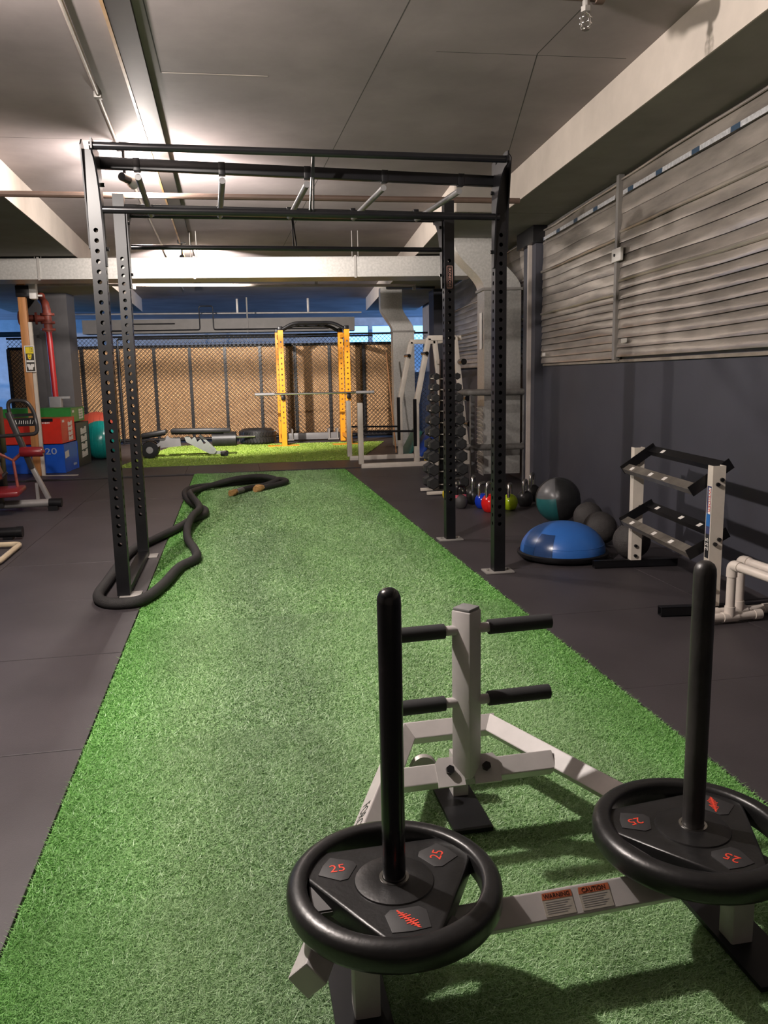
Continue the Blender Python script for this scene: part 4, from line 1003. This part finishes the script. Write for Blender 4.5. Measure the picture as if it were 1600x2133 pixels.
b = B(); tube(b, rounded([(1.0, 16.13, 2.28), (1.22, 16.1, 2.40), (2.0, 16.05, 2.40), (2.22, 16.02, 2.28)], 0.15, 6), 0.032, 12); obj('pull_up_bar', b, m_blk, yr_)
b = B(); tube(b, rounded([(1.0, 16.98, 2.28), (1.22, 16.95, 2.40), (2.0, 16.9, 2.40), (2.22, 16.9, 2.28)], 0.15, 6), 0.032, 12)
for x in (1.35, 1.5, 1.75, 1.9): tube(b, [(x, 16.08, 2.40), (x, 16.93, 2.40)], 0.016, 8)
obj('grip_bars', b, m_blk, yr_)
for x, y in ylo[:2]:
    b = B(); box(b, (x + 0.0, y - 0.085, 0.965), (0.075, 0.08, 0.09), bevel=0.01); obj('bar_cradle', b, m_blk, yr_)
bb = thing('barbell', 'unloaded barbell resting across the yellow rack', 'barbell', (1.58, 15.99, 1.035))
b = B(); tube(b, [(0.42, 16.062, 1.035), (0.80, 16.04, 1.035)], 0.03, 12); obj('sleeve', b, m_grey, bb)
b = B(); tube(b, [(0.80, 16.04, 1.035), (2.4, 15.93, 1.035)], 0.022, 10); obj('shaft', b, m_chrome, bb)
b = B(); tube(b, [(2.4, 15.93, 1.035), (2.76, 15.90, 1.035)], 0.03, 12); obj('sleeve', b, m_grey, bb)
ty = thing('tractor_tyre', 'black tyre lying flat by the foot of the yellow rack', 'tyre', (0.46, 16.95, 0))
b = B(); lathe(b, [(0.22, 0.03), (0.30, 0.0), (0.35, 0.03), (0.37, 0.10), (0.37, 0.22), (0.35, 0.29), (0.30, 0.32), (0.22, 0.29), (0.20, 0.25), (0.24, 0.16), (0.20, 0.07)], 48, Matrix.Translation(ty.location), closed=True); obj('tyre', b, m_rub, ty, smooth=50)
b = B()
for k in range(36):
    a = 2 * PI * k / 36
    for zz, s in ((0.10, 0.35), (0.22, -0.35)): box(b, None, (0.03, 0.05, 0.10), Mx=Matrix.Translation(ty.location + Vector((0.368 * math.cos(a), 0.368 * math.sin(a), zz))) @ Matrix.Rotation(a, 4, 'Z') @ Matrix.Rotation(s, 4, 'X'))
obj('tread', b, m_rub, ty, kind='stuff', smooth=0)
dl = thing('floor_dolly', 'low grey steel beam with two brackets behind the yellow rack', 'dolly', (1.6, 17.35, 0))
b = B(); box(b, (1.6, 17.38, 0.10), (1.25, 0.16, 0.14), rz=-0.08, bevel=0.01); obj('beam', b, m_grey, dl)
for x in (1.12, 2.08):
    b = B()
    for dx in (-0.09, 0.09): box(b, (x + dx, 17.36 - (x - 1.6) * 0.08, 0.14), (0.03, 0.22, 0.24))
    box(b, (x, 17.36 - (x - 1.6) * 0.08, 0.035), (0.24, 0.24, 0.03)); obj('bracket', b, m_galvd, dl, smooth=0)

bn = thing('adjustable_bench', 'black padded adjustable bench with grey ladder frame on the lime turf', 'bench', (-0.85, 14.55, 0))
def pad(x0, x1, z0_, z1_, nm):
    b = B(); Mx, L = frame_of((x0, 14.55, z0_), (x1, 14.53, z1_)); box(b, None, (L, 0.27, 0.075), Mx=Mx, bevel=0.022); return obj(nm, b, m_rub, bn)
pad(-1.10, -0.07, 0.475, 0.455, 'back_pad'); pad(-1.62, -1.17, 0.40, 0.465, 'seat_pad')
m_bfr = mat('bench_frame_grey', (0.22, 0.235, 0.215), 0.4)
b = B(); bar(b, (-1.10, 14.55, 0.425), (-0.2, 14.53, 0.405), 0.06, 0.04); bar(b, (-1.60, 14.55, 0.35), (-1.2, 14.55, 0.42), 0.06, 0.035); obj('pad_carrier', b, m_blk, bn)
b = B(); bar(b, (-1.50, 14.55, 0.10), (-1.15, 14.55, 0.37), 0.06, 0.05); bar(b, (-1.3, 14.55, 0.26), (-0.95, 14.55, 0.28), 0.07, 0.16); obj('rear_frame', b, m_grey, bn)
b = B(); prism(b, [(-0.88, 0.36), (-0.80, 0.38), (-0.76, 0.31), (-0.70, 0.36), (-0.66, 0.27), (-0.60, 0.315), (-0.55, 0.22), (-0.49, 0.26), (-0.45, 0.17), (-0.33, 0.10), (-0.38, 0.045), (-0.46, 0.05), (-0.85, 0.27)], 14.49, 14.505, Matrix.Identity(4)); 
for v in b.verts: v.co = Vector((v.co.x, v.co.z, v.co.y))
obj('ladder', b, m_bfr, bn, smooth=0)
b = B(); bar(b, (-0.62, 14.55, 0.385), (-0.36, 14.55, 0.11), 0.03, 0.04); bar(b, (-0.40, 14.55, 0.07), (-0.18, 14.55, 0.06), 0.06, 0.05); obj('strut', b, m_bfr, bn)
for y in (14.42, 14.68):
    b = B(); lathe(b, [(0, -0.03), (0.14, -0.03), (0.15, -0.015), (0.15, 0.015), (0.14, 0.03), (0, 0.03)], 24, axes((-1.47, y, 0.157), (1, 0, 0), (0, 0, 1))); wl = obj('wheel', b, m_blkg, bn)
    b = B(); lathe(b, [(0, -0.034), (0.06, -0.034), (0.06, 0.034), (0, 0.034)], 16, axes((-1.47, y, 0.157), (1, 0, 0), (0, 0, 1))); obj('wheel_hub', b, m_grey, wl)
b = B(); bar(b, (-0.22, 14.36, 0.05), (-0.22, 14.74, 0.05), 0.10, 0.06, bevel=0.01)
for y in (14.37, 14.73): tube(b, [(-0.17, y - 0.02, 0.045), (-0.17, y + 0.02, 0.045)], 0.036, 12)
obj('front_foot', b, m_blk, bn)
fb = thing('fixed_barbell', 'short barbell with dark weights on the floor behind the bench', 'barbell', (-0.1, 16.6, 0))
b = B(); tube(b, [(-0.45, 16.62, 0.15), (0.02, 16.58, 0.15)], 0.15, 24); obj('weights', b, m_rub, fb)
b = B(); tube(b, [(0.0, 16.58, 0.19), (0.40, 16.54, 0.19)], 0.02, 10); obj('sleeve', b, m_chrome, fb)
# ------------------------------------------------------------------ woven fence with chain-link in front
F0 = Vector((0.7, 17.95, 0))
fence = thing('woven_fence', 'tan woven screen fence with black posts and chain-link across the far end', 'fence', F0, BROT)
FX0, FX1, PZ = -5.35, 3.55, 2.05
px_ = -5.35; k = 0; posts = []
sp_ = 0.752
while px_ < FX1 + 0.01: posts.append(px_); px_ += sp_
me_p = me_s = None
for x in posts:
    if me_p is None:
        b = B(); box(b, (0, 0, 1.03), (0.062, 0.06, 2.06)); o = obj('post', b, m_blk, fence, local=True, smooth=0); me_p = o.data
    else: o = bpy.data.objects.new('post', me_p); COL.objects.link(o); o.parent = fence
    o.location = (x, 0.02, 0)
for n_, x in enumerate(posts[:-1]):
    b = B(); box(b, (sp_ / 2, 0.0, 1.07), (sp_ - 0.05, 0.014, 1.94))
    bmesh.ops.subdivide_edges(b, edges=b.edges[:], cuts=7, use_grid_fill=True)
    for v in b.verts: v.co.y += 0.006 * noise.noise(Vector((v.co.x * 6, v.co.z * 5, n_ * 3.1)))
    o = obj('screen_panel', b, m_screen, fence, local=True, smooth=60); o.location = (x, 0.055, 0)
for z, r in ((2.06, 0.03), (2.27, 0.022), (0.06, 0.03)):
    b = B(); tube(b, [(FX0, -0.03 if z > 2.1 else 0.0, z), (FX1 if z < 2.1 else 3.6, -0.03 if z > 2.1 else 0.0, z)], r, 8); obj('rail', b, m_blk, fence, local=True)
b = B(); pit = 0.088; zt_, zb_ = 2.26, 0.06
def clipline(sl, c):
    # z = sl*x + c within the fence rectangle
    pts = []
    for x in (FX0, FX1):
        z = sl * x + c
        if zb_ <= z <= zt_: pts.append((x, z))
    for z in (zb_, zt_):
        x = (z - c) / sl
        if FX0 < x < FX1: pts.append((x, z))
    return pts[:2] if len(pts) >= 2 else None
for sl in (1.0, -1.0):
    c = -12.0
    while c < 12:
        p = clipline(sl, c)
        if p and abs(p[0][0] - p[1][0]) > 0.02:
            bar(b, (p[0][0], -0.036 - 0.003 * sl, p[0][1]), (p[1][0], -0.036 - 0.003 * sl, p[1][1]), 0.0072, 0.0072, up=(0, 1, 0))
        c += pit * 1.414 * 0.72
obj('chain_link', b, m_wire, fence, kind='stuff', local=True, smooth=0)
# weave of the screens: diagonal strips as fine relief in the material
nt = m_screen.node_tree; N = nt.nodes; L = nt.links
tc = N.new('ShaderNodeTexCoord'); wv = []
cb_ = N['Principled BSDF']
for ang in (0.85, -0.75):
    mp = N.new('ShaderNodeMapping'); mp.inputs['Rotation'].default_value = (0, ang, 0); L.new(tc.outputs['Object'], mp.inputs[0])
    wq = N.new('ShaderNodeTexWave'); wq.inputs['Scale'].default_value = 9; wq.inputs['Distortion'].default_value = 2.5; wq.inputs['Detail'].default_value = 2; wq.inputs['Detail Scale'].default_value = 2.5
    L.new(mp.outputs[0], wq.inputs['Vector']); wv.append(wq)
mn = N.new('ShaderNodeMath'); mn.operation = 'MULTIPLY'; L.new(wv[0].outputs['Fac'], mn.inputs[0]); L.new(wv[1].outputs['Fac'], mn.inputs[1])
rp = N.new('ShaderNodeValToRGB'); rp.color_ramp.elements[0].color = (0.45, 0.40, 0.35, 1); rp.color_ramp.elements[1].color = (1.25, 1.25, 1.25, 1); rp.color_ramp.elements[1].position = 0.7; L.new(mn.outputs[0], rp.inputs[0])
old = cb_.inputs['Base Color'].links[0].from_socket
mxx = N.new('ShaderNodeMix'); mxx.data_type = 'RGBA'; mxx.blend_type = 'MULTIPLY'; mxx.inputs[0].default_value = 1.0
L.new(old, mxx.inputs[6]); L.new(rp.outputs[0], mxx.inputs[7]); L.new(mxx.outputs[2], cb_.inputs['Base Color'])
# black gate frame standing by the left end of the fence opening
gf = thing('gate_frame', 'slim black tubular gate frame standing in front of the woven fence', 'frame', (-2.0, 17.62, 0), BROT)
b = B(); tube(b, rounded([(-0.30, 0, 0.02), (-0.30, 0, 2.20), (5.0, 0, 2.20)], 0.05), 0.018, 8); tube(b, [(-0.30, 0, 0.06), (0.2, 0, 0.06)], 0.018, 8); obj('tube_frame', b, m_blk, gf, local=True)

# ------------------------------------------------------------------ left side: pier, standpipe, timber post
bm = B(); box(bm, (-3.30, 16.2, 1.48), (0.82, 0.5, 2.96), rz=BROT); struct('column_left', bm, mat('pier_paint', (0.028, 0.026, 0.027), 0.55), 0)
bm = B(); box(bm, (-5.0, 16.2, 1.0), (0.12, 0.4, 2.0), rz=BROT); struct('trim_14', bm, m_blk, 0)
sd = thing('standpipe', 'red fire standpipe with a rusty valve in front of the dark pier', 'pipe', (-3.10, 15.2, 0))
b = B(); tube(b, [(-3.10, 15.2, 1.1), (-3.12, 15.2, 2.26)], 0.052, 16); obj('pipe', b, m_pipe_red, sd)
b = B(); box(b, (-3.10, 15.2, 0.55), (0.20, 0.16, 1.1), bevel=0.01); box(b, (-2.93, 15.2, 1.08), (0.14, 0.06, 0.04)); obj('pedestal', b, m_grey, sd, smooth=0)
vb = None
b = B(); tube(b, [(-3.12, 15.2, 2.22), (-3.13, 15.2, 2.62)], 0.075, 16)
for zz in (2.24, 2.36, 2.50): tube(b, [(-3.12, 15.2, zz), (-3.12, 15.2, zz + 0.04)], 0.12, 16)
tube(b, [(-3.13, 15.2, 2.45), (-3.55, 15.1, 2.45)], 0.06, 14)
for xx in (-3.28, -3.42): tube(b, [(xx, 15.165, 2.45), (xx - 0.035, 15.16, 2.45)], 0.105, 14)
obj('valve_body', b, m_valve, sd)
b = B(); tube(b, [(-3.55 + 0.0, 15.1 + 0.11 * math.cos(q * PI / 10), 2.45 + 0.11 * math.sin(q * PI / 10)) for q in range(20)], 0.014, 8, closed=True); tube(b, [(-3.55, 15.1, 2.56), (-3.55, 15.1, 2.34)], 0.012, 6); obj('hand_wheel', b, m_valve, sd)
b = B(); tube(b, rounded([(-3.13, 15.2, 2.60), (-3.14, 15.2, 2.70), (-3.26, 15.5, 2.80), (-3.28, 15.6, 2.87)], 0.1, 4), 0.07, 14); obj('riser_elbow', b, m_valve, sd)
hp = thing('handrail', 'black and blue pipe rail running behind the timber post', 'rail', (-4.4, 17.0, 0))
b = B(); tube(b, [(-6.2, 17.1, 2.28), (-3.75, 16.9, 2.28)], 0.05, 12); obj('pipe', b, mat('blue_pipe', (0.02, 0.10, 0.26), 0.3), hp)

wp = thing('timber_post', 'pine timber post with a steel channel and a yellow warning sign', 'post', (-2.85, 12.42, 0))
b = B(); box(b, (-2.865, 12.42, 1.42), (0.105, 0.10, 2.84), bevel=0.006); obj('timber', b, m_wood, wp)
b = B()
for (cx, cy, sx, sy) in ((-2.788, 12.40, 0.045, 0.006), (-2.808, 12.42, 0.006, 0.05), (-2.768, 12.42, 0.006, 0.05)): box(b, (cx, cy, 1.10), (sx, sy, 2.2))
obj('steel_channel', b, m_white, wp, smooth=0)
b = B(); box(b, (-2.83, 12.40, 2.62), (0.20, 0.14, 0.16), bevel=0.01); bx = obj('junction_box', b, m_blk, wp)
b = B(); box(b, (-2.70, 12.38, 2.63), (0.10, 0.13, 0.24), bevel=0.02); tube(b, [(-2.64, 12.36, 2.56), (-2.58, 12.36, 2.56)], 0.014, 8); obj('motion_sensor', b, m_print, wp)
Sx = axes((-2.815, 12.345, 1.685), (1, 0, 0), (0.0, 0, 1))
b = B(); prism(b, [(-0.068, -0.185), (0.068, -0.185), (0.068, 0.185), (-0.068, 0.185)], 0, 0.004, Sx); sg = obj('warning_sign', b, m_print, wp, smooth=0)
def sgn_part(name, poly, z, m):
    b = B(); prism(b, poly, z, z + 0.0006, Sx); obj(name, b, m, sg, smooth=0)
m_sy = mat('sign_yellow', (0.80, 0.62, 0.015), 0.5, var=0.02); m_sd = mat('sign_dark', (0.035, 0.028, 0.02), 0.5)
sgn_part('sign_black', [(-0.056, -0.172), (0.056, -0.172), (0.056, 0.172), (-0.056, 0.172)], 0.004, m_sd)
sgn_part('sign_yellow_panel', [(-0.052, 0.075), (0.052, 0.075), (0.052, 0.165), (-0.052, 0.165)], 0.0046, m_sy)
sgn_part('sign_yellow_plate', [(-0.03, 0.065), (0.026, 0.065), (0.02, 0.025), (0.01, -0.005), (-0.008, -0.01), (-0.022, 0.0), (-0.03, 0.03)], 0.0046, m_sy)
sgn_part('sign_white_strip', [(-0.05, -0.045), (0.052, -0.045), (0.052, -0.018), (-0.05, -0.018)], 0.0046, m_print)
sgn_part('sign_figures', [(-0.048, -0.07), (-0.012, -0.07), (-0.005, -0.095), (0.004, -0.07), (0.048, -0.07), (0.046, -0.11), (0.03, -0.12), (0.028, -0.15), (0.004, -0.155), (-0.004, -0.14), (-0.010, -0.155), (-0.03, -0.15), (-0.034, -0.12), (-0.046, -0.105)], 0.0046, m_print)
sgn_part('sign_line', [(0.008, 0.095), (0.012, 0.095), (0.012, 0.165), (0.008, 0.165)], 0.0052, m_sd)
sgn_part('sign_eye', [(-0.012, 0.048), (0.006, 0.048), (0.006, 0.056), (-0.012, 0.056)], 0.0052, m_sd)
sgn_part('sign_mouth', [(-0.012, 0.018), (0.006, 0.018), (0.006, 0.026), (-0.012, 0.026)], 0.0052, m_sd)
sgn_part('sign_mark', [(0.022, 0.10), (0.040, 0.10), (0.040, 0.15), (0.022, 0.15), (0.022, 0.144), (0.034, 0.144), (0.034, 0.128), (0.026, 0.128), (0.026, 0.122), (0.034, 0.122), (0.034, 0.106), (0.022, 0.106)], 0.0052, m_sd)
b = B(); bar(b, (-2.76, 12.38, 0.006), (-2.29, 12.30, 0.006), 0.035, 0.012); tag(obj('floor_strip', b, m_white, None, smooth=0), 'short white strip on the floor beside the foot of the timber post', 'strip')

# ------------------------------------------------------------------ foam plyo boxes, balls
def plyo(loc, s, rz, m, label):
    t = thing('plyo_box', label, 'plyo box', loc, rz, 'soft plyo boxes behind the timber post')
    b = B(); box(b, (-s[0] / 2, s[1] / 2, s[2] / 2), s)
    bmesh.ops.subdivide_edges(b, edges=b.edges[:], cuts=5, use_grid_fill=True)
    for v in b.verts:
        x, y, z = v.co
        if -s[0] + 0.02 < x < -0.02 and 0.02 < z < s[2] - 0.02 and y < 0.01:
            v.co.y += 0.012 * math.sin(z / s[2] * PI) + 0.010 * noise.noise(Vector((x * 5, z * 7, s[0])))
    obj('cover', b, m, t, local=True, smooth=25)
    b = B()
    for x in (-s[0] - 0.001, 0.001):
        for (y0, z0_, y1, z1_) in ((0, 0, 0, s[2]), (s[1], 0, s[1], s[2])): tube(b, [(x, y0, z0_), (x, y1, z1_)], 0.006, 6)
        for z in (0.006, s[2]): tube(b, [(x, 0, z), (x, s[1], z)], 0.006, 6)
    for z in (0.006, s[2]): tube(b, [(-s[0], 0, z), (0, 0, z)], 0.006, 6)
    obj('piping', b, m, t, local=True)
    return t
bz = BROT
pb = plyo((-2.545, 12.72, 0), (1.05, 0.72, 0.425), bz, m_blue_box, 'blue soft plyo box marked 20 on the floor behind the timber post')
pr = plyo((-2.56, 12.72, 0.440), (1.05, 0.70, 0.373), bz, m_red_box, 'red soft plyo box stacked on the blue one')
pk = plyo((-2.49, 13.50, 0), (1.05, 0.74, 0.70), bz, m_blk_box, 'black soft plyo box with white lettering behind the blue and red ones')
pg = plyo((-2.55, 13.50, 0.715), (1.05, 0.74, 0.225), bz, m_grn_box, 'green soft plyo box on top of the black one')
def onbox(t, face, u, v):
    Wm = parent_world(t)
    if face == 'front': return Wm @ axes((u, -0.006, v), (1, 0, 0), (0, 0, 1))
    return Wm @ axes((0.005, u, v), (0, 1, 0), (0, 0, 1))
m_silver = mat('silver_print', (0.42, 0.46, 0.55), 0.4, var=0.02)
text('number', '20', 0.135, m_silver, onbox(pb, 'front', -0.185, 0.325), pb, sx=1.35)
b = B(); box(b, None, (0.20, 0.10, 0.002), Mx=onbox(pb, 'side', 0.14, 0.27) @ Matrix.Rotation(0.1, 4, 'Z')); obj('white_label', b, m_print, pb, smooth=0)
for q in range(5):
    b = B(); box(b, None, (0.026, 0.035, 0.002), Mx=onbox(pb, 'side', 0.46 + q * 0.034, 0.085)); obj('print_mark', b, m_silver, pb, smooth=0)
b = B()
for q in range(12): box(b, None, (0.016, 0.020 + 0.008 * (q % 3 == 0), 0.0015), Mx=onbox(pr, 'front', -0.42 + q * 0.0235, 0.315))
obj('small_print', b, m_print, pr, smooth=0)
b = B(); box(b, None, (0.55, 0.045, 0.004), Mx=onbox(pr, 'front', -0.38, 0.355)); obj('black_band', b, m_blk, pr, smooth=0)
for t_, v_ in ((pr, 0.33), (pg, 0.17)):
    for q in range(3):
        b = B(); box(b, None, (0.030, 0.035, 0.002), Mx=onbox(t_, 'side', 0.09 + q * 0.036, v_)); obj('print_mark', b, m_print, t_, smooth=0)
def block_letters(t, u, v, w_, h_, m):
    """run of chunky printed letters reading up the side"""
    b = B(); Mx = onbox(t, 'side', u, v)
    n = 4; hh = h_ / n
    for q in range(n):
        z = -h_ / 2 + q * hh
        for poly in ([(-w_ / 2, 0), (w_ / 2, hh * 0.14), (w_ / 2, hh * 0.36), (-w_ / 2, hh * 0.22)], [(-w_ / 2, hh * 0.24), (w_ / 2, hh * 0.38), (w_ / 2, hh * 1.0), (w_ / 6, hh * 0.96), (w_ / 6, hh * 0.74), (-w_ / 5, hh * 0.70), (-w_ / 5, hh * 0.86), (-w_ / 2, hh * 0.82)]):
            prism(b, [(x, z + y) for x, y in poly], 0, 0.002, Mx)
    obj('lettering', b, m, t, smooth=0)
block_letters(pr, 0.46, 0.17, 0.22, 0.30, m_print); block_letters(pk, 0.40, 0.38, 0.34, 0.50, m_print); block_letters(pg, 0.56, 0.12, 0.24, 0.17, m_print)
def gymball(c, r, m, label):
    t = thing('exercise_ball', label, 'exercise ball', (c[0], c[1], 0), 0, 'inflatable balls behind the plyo boxes')
    b = B(); sphere(b, (0, 0, r), r, 40, 28); obj('ball', b, m, t, local=True, smooth=60)
    b = B()
    for lat in (-0.5, -0.25, 0.0, 0.25, 0.5):
        rr = r * math.cos(lat) + 0.001; tube(b, [(r * math.sin(lat), rr * math.cos(q * PI / 20), r + rr * math.sin(q * PI / 20)) for q in range(40)], 0.006, 6, closed=True)
    obj('ribs', b, m, t, local=True)
gymball((-2.33, 14.80, 0), 0.335, m_teal, 'shiny teal exercise ball beside the black plyo box')
gymball((-2.50, 15.6, 0), 0.40, mat('dull_red_ball', (0.20, 0.03, 0.016), 0.45), 'red exercise ball behind the teal one')

# ------------------------------------------------------------------ red-padded machine at the left edge
mc = thing('leg_machine', 'grey-framed exercise machine with red vinyl pads cut off by the left edge', 'exercise machine', (-2.3, 9.1, 0))
m_frm = mat('machine_frame', (0.028, 0.026, 0.027), 0.35, var=0.15)
m_lfrm = mat('machine_frame_light', (0.27, 0.255, 0.25), 0.35, metal=0.3)
b = B(); tube(b, rounded([(-3.2, 8.95, 0.085), (-1.98, 8.98, 0.085)], 0.05), 0.042, 14); obj('base_tube', b, m_lfrm, mc)
b = B(); tube(b, [(-1.99, 8.98, 0.085), (-1.86, 8.98, 0.08)], [0.045, 0.05], 14); box(b, (-1.95, 8.98, 0.025), (0.10, 0.08, 0.05)); obj('rubber_foot', b, m_blk, mc)
b = B(); bar(b, (-1.99, 9.0, 0.12), (-2.17, 9.0, 0.56), 0.05, 0.05, up=(0, 1, 0), bevel=0.008); bar(b, (-2.10, 9.0, 0.10), (-2.10, 9.0, 0.30), 0.03, 0.04, up=(0, 1, 0)); obj('rear_strut', b, m_lfrm, mc)
b = B(); bar(b, (-2.13, 9.0, 0.45), (-2.32, 9.0, 1.05), 0.055, 0.07, up=(0, 1, 0), bevel=0.006); obj('mast', b, m_frm, mc)
b = B(); tube(b, rounded([(-2.55, 8.98, 0.80), (-2.04, 8.98, 0.82), (-2.05, 9.0, 0.95), (-2.07, 9.02, 1.05), (-2.13, 9.02, 1.165), (-2.32, 9.02, 1.175), (-2.30, 9.02, 0.9)], 0.07, 5), 0.02, 12); obj('hoop', b, m_frm, mc)
b = B(); bar(b, (-2.30, 9.03, 1.015), (-2.07, 9.03, 1.02), 0.02, 0.03); bar(b, (-2.30, 9.03, 0.94), (-2.07, 9.03, 0.945), 0.02, 0.085); obj('instruction_plate', b, m_blk, mc, smooth=0)
b = B(); rnd = random.Random(2)
for q in range(9):
    x = -2.27 + q * 0.022; bar(b, (x, 9.018, 0.925), (x + rnd.uniform(-0.01, 0.014), 9.018, 0.955 + rnd.uniform(0, 0.012)), 0.002, 0.005, up=(1, 0, 0))
obj('diagram_print', b, m_print, mc, smooth=0)
b = B(); tube(b, [(-2.225, 8.95, 0.638), (-2.21, 8.95, 0.638), (-2.01, 8.95, 0.633), (-1.995, 8.95, 0.633)], [0.045, 0.053, 0.053, 0.045], 20); obj('roller_pad', b, m_red_vinyl, mc)
b = B(); tube(b, [(-2.30, 8.95, 0.55), (-2.24, 8.95, 0.60), (-2.20, 8.95, 0.638), (-1.98, 8.95, 0.633)], 0.018, 10); tube(b, [(-2.46, 8.95, 0.64), (-2.30, 8.95, 0.55), (-2.27, 8.93, 0.20)], 0.016, 10); obj('lever', b, m_valve, mc)
b = B(); box(b, None, (0.42, 0.36, 0.06), Mx=Matrix.Translation((-2.42, 8.85, 0.235)) @ Matrix.Rotation(-0.03, 4, 'Y') @ Matrix.Rotation(0.08, 4, 'X'), bevel=0.022); obj('seat_pad', b, m_red_vinyl, mc)
b = B(); box(b, None, (0.34, 0.30, 0.07), Mx=Matrix.Translation((-2.52, 9.0, 0.50)) @ Matrix.Rotation(1.25, 4, 'Y'), bevel=0.03); obj('back_pad', b, m_red_vinyl, mc)
b = B(); bar(b, (-2.45, 8.9, 0.08), (-2.45, 8.9, 0.20), 0.06, 0.06, up=(0, 1, 0)); bar(b, (-3.1, 9.25, 0.06), (-2.2, 9.25, 0.06), 0.06, 0.05); bar(b, (-2.3, 9.25, 0.06), (-2.3, 9.0, 0.06), 0.06, 0.05); tube(b, [(-2.75, 9.0, 0.10), (-2.4, 9.05, 0.42)], 0.02, 10); obj('under_frame', b, m_frm, mc)
b = B(); box(b, (-2.62, 9.3, 0.85), (0.30, 0.20, 0.50), bevel=0.01); box(b, (-2.62, 9.3, 0.40), (0.26, 0.18, 0.50), bevel=0.01); obj('weight_shroud', b, m_blk, mc)
# nearer piece of equipment: black and cream foot at the left edge
ft = thing('machine_foot', 'black tube foot and cream frame corner of equipment cut off at the left edge', 'equipment base', (-2.1, 7.0, 0))
b = B(); tube(b, [(-3.0, 7.42, 0.06), (-1.92, 7.40, 0.06)], 0.045, 14); tube(b, [(-1.93, 7.40, 0.06), (-1.88, 7.40, 0.06)], 0.049, 14); box(b, (-2.0, 7.4, 0.012), (0.08, 0.08, 0.024)); obj('tube_foot', b, m_blk, ft)
b = B(); tube(b, rounded([(-3.0, 7.0, 0.03), (-1.80, 6.98, 0.03), (-1.79, 6.30, 0.03), (-3.0, 6.20, 0.03)], 0.06, 5), 0.022, 12); obj('cream_tube', b, mat('cream_paint', (0.52, 0.42, 0.29), 0.4), ft)
b = B(); bar(b, (-2.8, 7.0, 0.055), (-2.8, 7.4, 0.06), 0.04, 0.04); obj('link', b, m_blk, ft)
